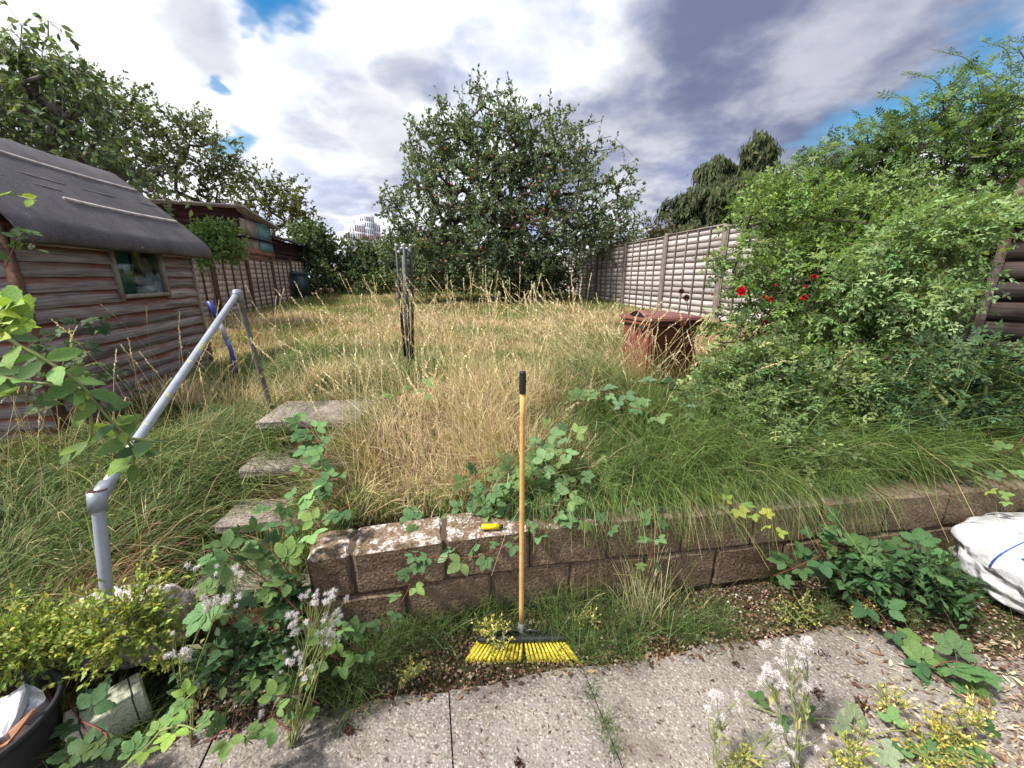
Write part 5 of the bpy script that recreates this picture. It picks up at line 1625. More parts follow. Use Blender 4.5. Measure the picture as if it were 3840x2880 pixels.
# ------------------------------------------------------------------ wheelie bin
def wheelie():
    K = np.array([1.40, 3.90, 0]); fl = nrm(np.array([-.30, .954, 0])); fr = nrm(np.array([.954, .30, 0]))
    w = thing('wheelie_bin', 'brown wheelie bin with pinkish lid standing in dry grass', 'bin', K + np.array([.2, .3, .42]))
    A, B = .54, .62
    def ring(z, ins):
        o = K + fl*A/2 + fr*B/2
        return [o - fl*(A/2-ins) - fr*(B/2-ins) + [0, 0, z], o - fl*(A/2-ins) + fr*(B/2-ins) + [0, 0, z], o + fl*(A/2-ins) + fr*(B/2-ins) + [0, 0, z], o + fl*(A/2-ins) - fr*(B/2-ins) + [0, 0, z]]
    def shell(rings, name, mat, par, bev=.03):
        bm = bmesh.new(); off = LOC[par.name]
        rv = [[bm.verts.new(Vector(p)-off) for p in rg] for rg in rings]
        for a, b in zip(rv, rv[1:]):
            for j in range(4): bm.faces.new((a[j], a[(j+1) % 4], b[(j+1) % 4], b[j]))
        bm.faces.new(rv[0][::-1]); bm.faces.new(rv[-1])
        bmesh.ops.bevel(bm, geom=bm.edges[:], offset=bev, segments=3, affect='EDGES', clamp_overlap=True)
        me = bpy.data.meshes.new(name); bm.to_mesh(me); bm.free(); me.materials.append(mat)
        me.color_attributes.new('Col', 'FLOAT_COLOR', 'POINT')
        o = bpy.data.objects.new(name, me); COL.objects.link(o); o.parent = par; LOC[o.name] = off
        return o
    body = shell([ring(.30, .025), ring(1.08, .016)], 'body', M_binb, w, .022)
    shell([ring(1.065, -.012), ring(1.10, -.015)], 'rim', M_binb, w, .008)
    lid = shell([ring(1.105, -.022), ring(1.14, -.022), ring(1.158, .005)], 'lid', M_binl, w, .010)
    # domed top and the two hand humps on the lid's front
    o = K + fl*A/2 + fr*B/2
    v = []; f = []; n = 14
    for i in range(n+1):
        for j in range(n+1):
            a, b = i/n*2-1, j/n*2-1
            zz = 1.157 + .030*(1-a**4)*(1-b**4)
            v.append(o + fl*a*(A/2-.01) + fr*b*(B/2-.01) + np.array([0, 0, zz]))
    for i in range(n):
        for j in range(n):
            k = i*(n+1)+j; f.append([k, k+n+1, k+n+2, k+1])
    MB().add(v, f).obj('lid_dome', M_binl, lid, True)
    for t in (.42,):
        c = K + fl*A*t + np.array([0, 0, 1.162])
        mb = MB()
        pts = [c - fl*.13 + fr*.02, c - fl*.08 + fr*.02 + [0, 0, .035], c + fr*.02 + [0, 0, .05], c + fl*.08 + fr*.02 + [0, 0, .035], c + fl*.13 + fr*.02]
        v = []; f = []
        arc = np.linspace(-1, 1, 11)
        for q in arc:
            h = .052*math.cos(q*math.pi/2)**.8
            v += [c + fl*q*.13 - fr*.02 + [0, 0, h], c + fl*q*.13 + fr*.06 + [0, 0, h+.006], c + fl*q*.13 + fr*.2 + [0, 0, .014]]
        for i in range(10):
            a, b = 3*i, 3*i+3
            f += [[a, a+1, b+1, b], [a+1, a+2, b+2, b+1]]
        hd = mb.add(v, f).obj('hand_hump', M_binl, lid, True)
        so = hd.modifiers.new('s', 'SOLIDIFY'); so.thickness = .008
        MB().add([c + fl*q*.12 - fr*.012 + [0, 0, .05*math.cos(q*math.pi/2)**.8-.004] for q in arc] + [c + fl*q*.12 - fr*.014 + [0, 0, -.004] for q in arc],
                 [[i, i+1, i+12, i+11] for i in range(10)]).obj('hand_hole', M_bindark, lid)
    for s in (.22, .45):
        MB().box(K + fl*A*s - fr*.012 + np.array([0, 0, 1.03]), (.02, .02, .07)).obj('lug', M_bindark, body)
    # printed label on the shaded face
    M3 = np.stack([fr, fl, np.array([0, 0, 1.0])], 1)
    st = MB().box(K + fr*.36 + fl*.028 + np.array([0, 0, .80]), (.25, .006, .19), M3).obj('sticker', M_binb, body)
    for i, (dx, dz, sx, sz) in enumerate([(0, .075, .23, .012), (0, .052, .22, .012), (-.06, -.02, .09, .09), (.06, -.02, .05, .09)]):
        MB().box(K + fr*(.36+dx) + fl*.0225 + np.array([0, 0, .80+dz]), (sx, .004, sz), M3).obj('sticker_print', M_sticker if i != 2 else M_palegrey, body)
    for s in (-1, 1):
        c = o + fl*(A/2-.02) + fr*s*.26 + np.array([0, 0, .42])
        MB().tube([c-fr*.03, c+fr*.03], .10, 16).obj('wheel', M_black, w)
wheelie()

def airer():
    b = at(1538, 1432, 3.6); t = at(1513, 930, 3.6); b = b + (b-t)*.08
    w = thing('rotary_clothes_airer', 'folded grey rotary clothes airer standing in the long grass', 'clothes airer', b)
    d = nrm(t-b)
    MB().tube([b, b*.5+t*.5, t], .023, 10).obj('pole', M_steel, w, True)
    MB().tube([t-d*.05, t+d*.0], .030, 12).obj('hub', M_steel, w, True)
    for i, a in enumerate((.3, 1.9, 3.5, 5.0)):
        o = np.array([math.cos(a), math.sin(a)*.8, 0])*.062
        L = [1.0, .92, .97, .86][i]
        p0 = t + o + d*.015; p1 = t - d*L + o*.55
        arm = MB().tube([p0, p0*.5+p1*.5 + o*.12, p1], .0125, 7).obj('arm', M_steel if i % 2 else M_darkmetal, w, True)
        MB().tube([p0-d*.004, p0+d*.018], .013, 8).obj('end_cap', M_palegrey, arm, True)
    r = np.random.default_rng(3); mb = MB()
    for i in range(26):
        a0, a1 = r.uniform(0, 6.28, 2); s = r.uniform(.05, .9)
        q0 = t - d*s + np.array([math.cos(a0), math.sin(a0), 0])*.06; q1 = t - d*(s+r.uniform(-.15, .2)) + np.array([math.cos(a1), math.sin(a1), 0])*.06
        mb.tube([q0, (q0+q1)/2 - d*-.03*r.random(), q1], .0016, 3, cap=False)
    mb.obj('line', M_darkmetal, w)
    mb = MB()
    for i in range(10):
        a = r.uniform(0, 6.28); q = t - d*r.uniform(0, .04) + np.array([math.cos(a), math.sin(a), 0])*r.uniform(.02, .06)
        mb.box(q, (.02, .012, .02))
    mb.obj('hinge', M_palegrey, w)
airer()

def compost():
    c = at(1106, 1095, 14.0); c[2] = .85
    w = thing('compost_bin', 'dark green plastic compost bin at the far end of the low fence', 'compost bin', c)
    hw0, hw1, H = .40, .33, .78
    v = [c + np.array([sx*hw0, sy*hw0, 0]) for sx, sy in ((-1,-1),(1,-1),(1,1),(-1,1))] + [c + np.array([sx*hw1, sy*hw1, H]) for sx, sy in ((-1,-1),(1,-1),(1,1),(-1,1))]
    MB().hexa(v).obj('body', M_greenbin, w)
    v = [c + np.array([sx*.36, sy*.36, H+.01]) for sx, sy in ((-1,-1),(1,-1),(1,1),(-1,1))] + [c + np.array([sx*.30, sy*.30, H+.12]) for sx, sy in ((-1,-1),(1,-1),(1,1),(-1,1))]
    MB().hexa(v).obj('lid', M_greenbin, w)
    for k in range(4):
        MB().box(c + np.array([-.27+.18*k, -.385, .42]), (.05, .03, .6)).obj('rib', M_greenbin, w)
    MB().box(c + np.array([0, -.42, .15]), (.4, .03, .2)).obj('hatch', M_bindark, w)
    p = at(1042, 1100, 13.2)
    m = chamfer_box('red_slab', (.62, .05, .62), .008, M_redslab)
    o = inst('red_slab', m, None, Matrix.Translation(Vector((p[0], p[1], 1.17))) @ Matrix.Rotation(-.35, 4, 'X') @ Matrix.Rotation(.25, 4, 'Y') @ Matrix.Rotation(.3, 4, 'Z'))
    tag(o, 'faded red square slab leaning on the low fence beside the compost bin', 'slab')
compost()

# ------------------------------------------------------------------ bulk bag
def bag():
    c = np.array([2.86, 1.56, .06])
    w = thing('bulk_bag', 'white woven bulk bag with blue stitching slumped by the wall', 'bag', c)
    nu, nv = 56, 30
    v = []; f = []
    def S(u, q):
        cu, su = math.cos(u), math.sin(u)
        e = .72
        sx = math.copysign(abs(cu)**e, cu); sy = math.copysign(abs(su)**e, su)
        cq = math.cos(q); sq = math.sin(q)
        rr = abs(cq)**.55
        k = 1 + .035*math.sin(7*u + 3*q) + .025*math.sin(13*u - 5*q) + .03*math.sin(4*q+2*u)
        # hanging folds low down
        low = max(0, -sq+.1)
        k += .05*low*math.sin(18*q + 2*math.sin(3*u))
        x = .56*sx*rr*k; y = .34*sy*rr*k; z = .20*math.copysign(abs(sq)**.8, sq)*(1 + .25*math.sin(2.2*u+.6)*max(sq, 0))
        return c + np.array([x + .10*max(0, z)*-1.2, y + .05*z, z + .12])
    for j in range(nv+1):
        q = -math.pi/2 + math.pi*j/nv
        for i in range(nu):
            v.append(S(2*math.pi*i/nu, q))
    for j in range(nv):
        for i in range(nu):
            f.append([j*nu+i, j*nu+(i+1) % nu, (j+1)*nu+(i+1) % nu, (j+1)*nu+i])
    MB().add(v, f).obj('sack', M_bagw, w, True)
    for k, (u0, u1, q0, q1) in enumerate([(3.3, 4.9, .55, .35), (3.6, 5.2, .9, .15), (3.15, 3.2, .1, .9), (4.0, 4.15, .35, .75), (4.6, 4.8, .2, .9)]):
        pts = []
        for s in np.linspace(0, 1, 18):
            p = S(u0+(u1-u0)*s, q0+(q1-q0)*s); pts.append(p + nrm(p-c-np.array([0, 0, .1]))*.003)
        MB().tube(pts, .0038 if k < 3 else .006, 6).obj('blue_stitching', M_bagblue, w, True)
    # strap loop and dark printed flap
    p = S(3.35, .75)
    MB().tube([p, p+[-.05, -.01, .035], p+[.02, .0, .07], p+[.12, .02, .05], p+[.16, .02, .01]], .006, 6).obj('strap', M_bagblue, w, True)
    a = S(3.6, 1.0) + [0, .03, .03]
    fl = MB()
    P_ = lambda s, t: a + np.array([-.06 + .30*s, .02 + .11*s - .02*t, .0 + .075*t + .02*math.sin(5*s)])
    vv = [P_(s, t) for s in np.linspace(0, 1, 9) for t in (0, 1)]
    fl.add(vv, [[2*i, 2*i+2, 2*i+3, 2*i+1] for i in range(8)])
    o = fl.obj('printed_flap', M_bagdark, w, True)
    mo = o.modifiers.new('s', 'SOLIDIFY'); mo.thickness = .003
    mk = MB(); r = random.Random(4)
    for i in range(9):
        s = .1 + i*.09
        q0 = P_(s, .25)+np.array([-.002, -.006, 0]); q1 = P_(s+r.uniform(-.03, .03), .75)+np.array([-.002, -.006, 0])
        MB().tube([q0, q1], .0022, 4).obj('print_mark', M_white, o)
    # a second pale sack leaning behind
    c2 = np.array([3.10, 1.75, .26])
    w2 = thing('pale_sack', 'pale grey sack standing at the right edge behind the white bag', 'sack', c2)
    v = []; f = []
    for j in range(17):
        q = -math.pi/2 + math.pi*j/16
        for i in range(28):
            u = 2*math.pi*i/28
            k = 1+.05*math.sin(5*u+3*q)+.03*math.sin(9*u)
            v.append(c2 + np.array([.22*math.cos(u)*abs(math.cos(q))**.5*k, .14*math.sin(u)*abs(math.cos(q))**.5*k, .26*math.sin(q)+.02]))
    f = [[j*28+i, j*28+(i+1) % 28, (j+1)*28+(i+1) % 28, (j+1)*28+i] for j in range(16) for i in range(28)]
    MB().add(v, f).obj('sack', plain('pale_sack', (.50, .49, .45), .85, 0, .08), w2, True)
bag()

# ------------------------------------------------------------------ pot, block and footing at lower left
def pot():
    c = np.array([-1.63, .84, .0])
    w = thing('plant_pot', 'black plastic plant pot full of rubbish at the lower left corner', 'pot', c)
    H = .25
    MB().lathe([(0, .0), (.135, .0), (.15, .05), (.172, .20), (.176, .225), (.19, .23), (.192, H-.004), (.186, H), (.178, H-.004), (.168, .2)], c, 36).obj('body', M_pot, w, True)
    MB().lathe([(.178, H-.006), (.170, .20), (.155, .08), (0, .07)], c, 36).obj('inside', M_potin, w, True)
    def slab(name, lab, cat, ctr, sx, sy, sz, rx, ry, rz, mat, wedge=0):
        m = chamfer_box(name, (sx, sy, sz), min(sx, sy, sz)*.2, mat, 2, min(sx, sy, sz)*.12, int(sx*1000))
        if wedge:
            for v in m.vertices: v.co.x *= 1 - wedge*(v.co.y/sy+.5)
        o = inst(name, m, None, Matrix.Translation(Vector(ctr)) @ Matrix.Rotation(rz, 4, 'Z') @ Matrix.Rotation(ry, 4, 'Y') @ Matrix.Rotation(rx, 4, 'X'))
        tag(o, lab, cat)
    slab('polystyrene_sheet', 'broken white polystyrene piece lying in the black pot', 'polystyrene', c + [.0, .01, .215], .20, .15, .03, .18, -.25, .5, M_poly)
    slab('polystyrene_chunk', 'grey polystyrene chunk at the back of the black pot', 'polystyrene', c + [.04, .10, .205], .11, .07, .06, .3, .3, -.3, M_poly)
    slab('terracotta_shard', 'pointed terracotta shard sticking out of the black pot', 'shard', c + [.125, .0, .225], .04, .15, .012, .85, .5, -.35, M_terr, .9)
    slab('brown_board_scrap', 'dark brown board scrap across the front of the black pot', 'board', c + [.0, -.095, .21], .26, .07, .012, .3, -.15, .3, M_brownsheet)
pot()

def pale_block():
    c = at(385, 2612, .985); c[2] = .085
    w = thing('paving_block', 'pale greenish concrete block with bound bands beside the pot', 'block', c)
    u = nrm(np.array([.097, .115, 0])); 
    m = chamfer_box('block', (.19, .115, .125), .006, M_pale_block, 1, .001, 3)
    inst('block', m, w, frameM(c, u, (.03, .0, 1)))
    y = np.array([-u[1], u[0], 0])
    for s in (-.062, .062):
        M3 = np.stack([u, y, np.array([0, 0, 1.0])], 1)
        b = MB()
        for cc, sz in ((c + u*s + [.0018, 0, .0636], (.004, .117, .002)), (c + u*s - y*.0585, (.004, .002, .127))):
            b.box(cc, sz, M3)
        b.obj('band', M_darkmetal, w)
pale_block()

def footing():
    c = at(430, 2190, 1.22); c[2] = .22
    bm = bmesh.new(); bmesh.ops.create_icosphere(bm, subdivisions=4, radius=1)
    r = random.Random(9)
    from mathutils import noise as mn
    for v in bm.verts:
        p = v.co.copy(); e = .55
        p = Vector([math.copysign(abs(q)**e, q) for q in p])
        v.co = Vector((p.x*.20, p.y*.11, p.z*.13))*(1 + .12*mn.noise(p*2.2) + .05*mn.noise(p*7)) 
    me = bpy.data.meshes.new('concrete_footing'); bm.to_mesh(me); bm.free(); me.materials.append(M_boulder)
    for p in me.polygons: p.use_smooth = True
    o = inst('concrete_footing', me, None, Matrix.Translation(Vector(c)) @ Matrix.Rotation(.15, 4, 'Z'))
    tag(o, 'lumpy lichen spotted concrete footing at the lower handrail post', 'footing')
footing()

# ------------------------------------------------------------------ brambles and leafy shoots
def serrated(w=.36, teeth=5, fold=.07):
    L = []
    n = teeth*2
    for i in range(1, n):
        t = i/n
        wd = w*math.sin(math.pi*t**.85)**.8
        wd *= 1.0 if i % 2 else .86
        L.append((wd, t + (.03 if i % 2 else -.01)))
    V = [[0, 0, 0]]; mid = []
    for wd, t in L:
        V.append([0, t, -.06*t*t - fold*.3]); mid.append(len(V)-1)
    V.append([0, 1.0, -.14]); tip = len(V)-1
    Fs = []
    for s in (-1, 1):
        o = []
        for wd, t in L:
            V.append([s*wd, t, fold*(wd/w) - .10*t*t]); o.append(len(V)-1)
        ch = [0] + o + [tip]; md = [0] + mid + [tip]
        for i in range(len(ch)-1):
            a, b, c, d = ch[i], ch[i+1], md[i+1], md[i]
            if a == d: tri = [[a, b, c]]
            elif b == c: tri = [[a, b, d]]
            else: tri = [[a, b, c], [a, c, d]]
            for q in tri: Fs.append(q if s > 0 else q[::-1])
    return np.array(V), Fs
T_SERR = serrated()
T_SMOOTH = serrated(.26, 4, .05)
def trifoliate(tm, n=3, side=.82):
    V = []; Fs = []; k = 0
    angs = {3: [(0, 1.0, .28), (1.25, side, .2), (-1.25, side, .2)], 5: [(0, 1, .3), (.8, .9, .26), (-.8, .9, .26), (1.75, .7, .2), (-1.75, .7, .2)]}[n]
    for a, s, o in angs:
        c, sn = math.cos(a), math.sin(a)
        q = tm[0]*s*.62
        q = q + np.array([0, .05, 0])
        q = np.stack([q[:, 0]*c + q[:, 1]*sn, -q[:, 0]*sn + q[:, 1]*c, q[:, 2]], 1) + np.array([0, .3, .0])
        V.append(q); Fs += [[i+k for i in f] for f in tm[1]]; k += len(q)
    st = np.array([[-.008, 0, 0], [.008, 0, 0], [.006, .32, .0], [-.006, .32, .0]])
    V.append(st); Fs += [[k, k+1, k+2], [k, k+2, k+3]]
    return np.concatenate(V), Fs
T_TRI = trifoliate(T_SERR, 3)
T_QUIN = trifoliate(T_SERR, 5)

def spline(pts, n):
    pts = np.asarray(pts, float)
    if len(pts) == 2: return pts[0] + (pts[1]-pts[0])*np.linspace(0, 1, n)[:, None]
    P = np.concatenate([[2*pts[0]-pts[1]], pts, [2*pts[-1]-pts[-2]]])
    out = []
    seg = len(pts)-1
    for u in np.linspace(0, seg, n):
        i = min(int(u), seg-1); t = u-i
        a, b, c, d = P[i:i+4]
        out.append(.5*((2*b) + (-a+c)*t + (2*a-5*b+4*c-d)*t*t + (-a+3*b-3*c+d)*t**3))
    return np.array(out)

def bramble(name, label, canes, seed, size=.10, gap=.055, cols=None, tmpls=None, cane_mat=None, cat='bramble', rad=.0028, tocam=.5, upw=.8, jit=.36, solo=None, dirw=1.0):
    r = np.random.default_rng(seed)
    cols = cols or [(.115, .205, .09), (.15, .255, .115), (.09, .165, .07)]
    tmpls = tmpls or [T_TRI, T_TRI, T_QUIN]
    paths = [spline([at(*q) for q in c], 40) for c in canes]
    w = thing(name, label, cat, paths[0][0])
    meshes = []
    for k in range(6):
        tv, tf = tmpls[k % len(tmpls)]
        c = np.clip(np.array(cols[k % len(cols)])*r.uniform(.85, 1.15), 0, 1)
        tv = tv.copy(); tv[:, 2] += .05*np.sin(tv[:, 0]*9 + k)*np.abs(tv[:, 0])
        meshes.append(MB().add(tv, tf, np.tile(c, (len(tv), 1))).mesh('leaf', M_leaf))
    for P in paths:
        L = np.linalg.norm(np.diff(P, axis=0), axis=1).sum()
        MB().tube(P, np.linspace(rad, rad*.45, len(P)), 6).obj('cane', cane_mat or M_cane, w, True)
        n = max(2, int(L/gap)); s = 1
        for i in range(n):
            t = (i + r.uniform(.2, .8))/n
            k = min(int(t*39), 38)
            p = P[k]; tg = nrm(P[k+1]-P[k])
            s = -s
            tc = nrm(np.array([0, 0, EYE]) - p)
            side = nrm(np.cross(tg, np.array([0, 0, 1.0]) + tc*.5))*s
            d = nrm(side*1.0*dirw + tg*.5 + np.array([0, 0, .25]) + r.normal(0, jit, 3))
            nor = np.array([0, 0, upw]) + tc*tocam + r.normal(0, jit, 3)
            z = size*r.uniform(.65, 1.2)*(1 if t < .8 else .75)
            x = nrm(np.cross(d, nor)); zz = np.cross(x, d)
            M = Matrix(((x[0]*z, d[0]*z, zz[0]*z, p[0]), (x[1]*z, d[1]*z, zz[1]*z, p[1]), (x[2]*z, d[2]*z, zz[2]*z, p[2]), (0, 0, 0, 1)))
            inst('leaf', meshes[r.integers(6)], w, M)
    return w

bramble('bramble', 'bramble with red canes growing up the bank beside the broom handle',
        [[(1790, 1985, 1.62), (1820, 1880, 1.62), (1870, 1800, 1.64), (1930, 1760, 1.66)], [(1990, 1970, 1.58), (2060, 1820, 1.66), (2100, 1720, 1.72), (2150, 1620, 1.82)], [(1750, 1990, 1.6), (1740, 1880, 1.66), (1800, 1770, 1.72), (1920, 1690, 1.78)], [(2080, 1800, 1.68), (2020, 1680, 1.8), (2100, 1560, 1.95)], [(1900, 1960, 1.58), (1960, 1850, 1.62), (2040, 1760, 1.68), (2120, 1700, 1.74)], [(1760, 1960, 1.58), (1830, 1840, 1.62), (1950, 1780, 1.64)], [(2050, 1960, 1.56), (2110, 1880, 1.6), (2180, 1780, 1.68)]], 301, .11, .046)
bramble('bramble', 'bramble trailing along the top of the block wall left of the broom',
        [[(1990, 1970, 1.54), (1900, 2045, 1.46), (1760, 2090, 1.42), (1600, 2085, 1.40), (1510, 2060, 1.40)], [(1700, 1985, 1.6), (1600, 1970, 1.58), (1500, 1960, 1.56)], [(1720, 2030, 1.5), (1630, 2010, 1.5), (1540, 2000, 1.48)], [(2040, 1990, 1.56), (1930, 1975, 1.56), (1880, 1960, 1.57)]], 302, .095, .05)
bramble('bramble', 'bramble runner hanging down the front of the block wall',
        [[(1560, 2080, 1.40), (1545, 2170, 1.36), (1510, 2250, 1.32), (1440, 2350, 1.24), (1350, 2460, 1.16)]], 303, .085, .058)
bramble('bramble', 'bramble overhanging the concrete steps above the wall end',
        [[(1280, 1770, 1.72), (1180, 1830, 1.6), (1080, 1880, 1.5), (950, 1960, 1.4)], [(1260, 1850, 1.6), (1180, 1700, 1.75), (1120, 1620, 1.85)], [(1230, 1720, 1.7), (1170, 1620, 1.85), (1090, 1570, 1.95)], [(1240, 1900, 1.5), (1120, 1950, 1.42), (1000, 2000, 1.36)], [(1300, 1900, 1.5), (1200, 1960, 1.42), (1120, 2040, 1.36), (1000, 2080, 1.3)], [(1270, 1800, 1.65), (1200, 1780, 1.68), (1130, 1760, 1.7), (1060, 1800, 1.65)], [(1220, 1640, 1.9), (1140, 1660, 1.85), (1080, 1700, 1.8)]], 304, .10, .060, [(.11, .21, .085), (.15, .27, .10), (.08, .16, .065)])
bramble('bramble', 'shaded bramble thicket between the handrail foot and the wall end',
        [[(1130, 2300, 1.2), (1000, 2180, 1.22), (880, 2100, 1.2), (760, 2060, 1.18)], [(1120, 2200, 1.25), (1010, 2060, 1.28), (900, 1990, 1.3)], [(1100, 2400, 1.12), (960, 2330, 1.12), (840, 2260, 1.1), (740, 2240, 1.08)], [(1100, 2450, 1.1), (960, 2450, 1.06), (840, 2420, 1.02)], [(1120, 2350, 1.2), (1060, 2240, 1.24), (1100, 2130, 1.26)], [(1200, 2450, 1.12), (1080, 2500, 1.05), (930, 2520, 1.0)]], 305, .105, .042, [(.07, .14, .06), (.10, .19, .075), (.05, .10, .045), (.13, .20, .07)])
bramble('bramble', 'dark bramble sprawling from the wall across the right side of the patio',
        [[(3060, 2030, 1.58), (3150, 2160, 1.5), (3290, 2290, 1.40), (3400, 2430, 1.28), (3540, 2560, 1.16), (3680, 2640, 1.08)], [(3120, 2050, 1.58), (3250, 2070, 1.58), (3400, 2060, 1.6), (3520, 2050, 1.6)], [(3080, 2080, 1.55), (3000, 2120, 1.52), (2900, 2160, 1.5)], [(3180, 2100, 1.55), (3330, 2130, 1.54), (3480, 2150, 1.52), (3600, 2200, 1.48)], [(3450, 2520, 1.2), (3580, 2480, 1.2), (3700, 2540, 1.16)], [(3160, 2030, 1.6), (3110, 1960, 1.62), (3040, 2000, 1.6)]], 306, .115, .046, [(.055, .125, .05), (.075, .16, .065), (.10, .19, .075), (.045, .10, .045)])
bramble('bramble', 'yellow green bramble shoot lying over the wall top right of the broom',
        [[(2600, 1850, 1.72), (2700, 1880, 1.62), (2790, 1910, 1.56), (2880, 1950, 1.52), (2905, 2010, 1.5)]], 307, .075, .045, [(.20, .30, .08), (.14, .25, .075), (.26, .32, .08)])
bramble('bramble', 'pale bramble leaves in the grass in front of the brown bin',
        [[(2150, 1520, 2.2), (2230, 1480, 2.3), (2330, 1470, 2.35), (2420, 1500, 2.3)], [(2480, 1560, 2.2), (2380, 1530, 2.2), (2290, 1540, 2.15)], [(2400, 1440, 2.5), (2500, 1450, 2.5), (2580, 1500, 2.4)]], 308, .13, .062, [(.12, .21, .11), (.16, .27, .14), (.09, .17, .08)])
bramble('bramble', 'small bramble shoot among the dry grass on the bank crest',
        [[(1420, 1500, 2.3), (1500, 1480, 2.3), (1580, 1450, 2.35), (1640, 1490, 2.3)]], 309, .10, .06, [(.13, .23, .09), (.17, .29, .10)])
bramble('bramble', 'long bramble stem lying across the patio at lower right',
        [[(2800, 2635, 1.06), (2950, 2690, 1.02), (3130, 2700, 1.0), (3280, 2770, .95), (3420, 2860, .88)], [(3250, 2760, .96), (3380, 2740, .96), (3500, 2780, .92)], [(3500, 2860, .9), (3620, 2800, .92), (3740, 2760, .94)], [(3420, 2880, .86), (3560, 2840, .9), (3680, 2860, .88)]], 310, .085, .065, [(.07, .15, .055), (.10, .19, .07), (.22, .28, .17)], cane_mat=M_greencane)
bramble('bramble', 'bright young bramble shoot rising at the lower left foreground',
        [[(440, 2900, .74), (540, 2810, .76), (620, 2720, .78), (690, 2630, .80), (720, 2600, .8)], [(600, 2740, .77), (680, 2720, .76), (740, 2740, .75)]], 311, .065, .045, [(.24, .36, .08), (.17, .29, .08), (.12, .22, .08)], cane_mat=M_greencane, rad=.0035)
bramble('bramble', 'green bramble leaves among the white seed heads by the patio edge',
        [[(1280, 2480, 1.12), (1220, 2420, 1.1), (1280, 2340, 1.14)], [(1200, 2640, 1.0), (1110, 2600, .98), (1060, 2680, .94)], [(1350, 2440, 1.16), (1290, 2400, 1.14), (1240, 2350, 1.12)], [(1090, 2740, .9), (1020, 2680, .92), (1060, 2600, .95)], [(780, 2780, .86), (860, 2740, .88), (950, 2790, .86)]], 312, .09, .045, [(.12, .22, .08), (.17, .29, .10), (.09, .17, .065)])
bramble('bramble', 'dark bramble leaves on the ground beside the pot',
        [[(300, 2700, .92), (400, 2760, .86), (330, 2830, .82)], [(250, 2620, .98), (330, 2770, .88), (260, 2850, .82)]], 313, .10, .05, [(.05, .10, .045), (.07, .13, .05)])
bramble('ivy_trail', 'thin dark creeper climbing over the lower left of the shed wall',
        [[(120, 1560, 2.35), (230, 1430, 2.45), (300, 1330, 2.6), (420, 1190, 2.9)], [(150, 1550, 2.3), (290, 1420, 2.5), (400, 1420, 2.7), (520, 1480, 2.9)], [(100, 1500, 2.3), (150, 1330, 2.4), (230, 1240, 2.5)], [(60, 1480, 2.2), (110, 1300, 2.3), (330, 1210, 2.6), (380, 1250, 2.7)], [(130, 1450, 2.3), (300, 1290, 2.5), (350, 1370, 2.6), (480, 1400, 2.8)], [(20, 1000, 2.3), (90, 870, 2.35), (150, 960, 2.4)]], 314, .085, .05, [(.055, .10, .045), (.085, .15, .06), (.04, .075, .035)], cat='creeper')
T_BIGOV = (T_SMOOTH[0], T_SMOOTH[1])
GL = [(.10, .18, .065), (.14, .25, .075), (.22, .35, .085), (.075, .14, .06)]
bramble('leafy_branch', 'soft green leafy branch reaching in over the handrail from the left',
        [[(-80, 1180, .92), (60, 1290, .93), (170, 1350, .94), (300, 1440, .95), (400, 1560, .97), (480, 1640, .98), (570, 1740, 1.0)], [(-60, 1400, .9), (80, 1430, .92), (220, 1450, .93), (330, 1520, .95)], [(250, 1420, .95), (330, 1520, .96), (340, 1640, .97), (290, 1680, .97)], [(420, 1600, .98), (500, 1690, .99), (490, 1790, .99)], [(-40, 1500, .88), (60, 1480, .9), (150, 1530, .92)], [(440, 1640, .98), (540, 1650, 1.0), (590, 1660, 1.0)]],
        315, .074, .026, GL, [T_BIGOV], M_greencane, 'branch', .005, .75, .6, .38)
bramble('leafy_branch', 'sunlit rosette of pale green leaves at the left edge in front of the shed',
        [[(-60, 1330, .8), (-10, 1250, .8), (20, 1180, .8), (50, 1130, .8)], [(-60, 1280, .8), (20, 1220, .79), (90, 1180, .79)], [(-70, 1200, .8), (-10, 1180, .8), (30, 1130, .8)]], 316, .085, .016, [(.34, .48, .12), (.26, .40, .10), (.20, .33, .09)], [T_BIGOV], M_greencane, 'branch', .004, .8, .6, .45)
bramble('leafy_branch', 'few yellow green leaves poking in above the shed eave at the left edge',
        [[(-60, 760, 1.6), (20, 730, 1.6), (90, 740, 1.6), (140, 755, 1.6)]], 317, .075, .05, [(.28, .40, .06), (.2, .32, .06)], [T_BIGOV], M_greencane, 'branch', .003)
bramble('rose_shoot', 'yellowish rose shoot trailing over the wall end above the white bag',
        [[(3560, 1720, 1.95), (3640, 1790, 1.88), (3720, 1850, 1.8), (3800, 1890, 1.72)]], 318, .065, .05, [(.18, .28, .09), (.24, .33, .10)], None, M_greencane, 'rose')
bramble('bramble', 'scattered bramble leaves over the dark grass at the right edge',
        [[(3480, 1700, 1.95), (3600, 1720, 1.9), (3720, 1760, 1.85), (3830, 1800, 1.8)], [(3840, 1640, 1.95), (3780, 1700, 1.9), (3700, 1660, 1.95)]], 319, .09, .075, [(.09, .18, .075), (.13, .24, .10)])

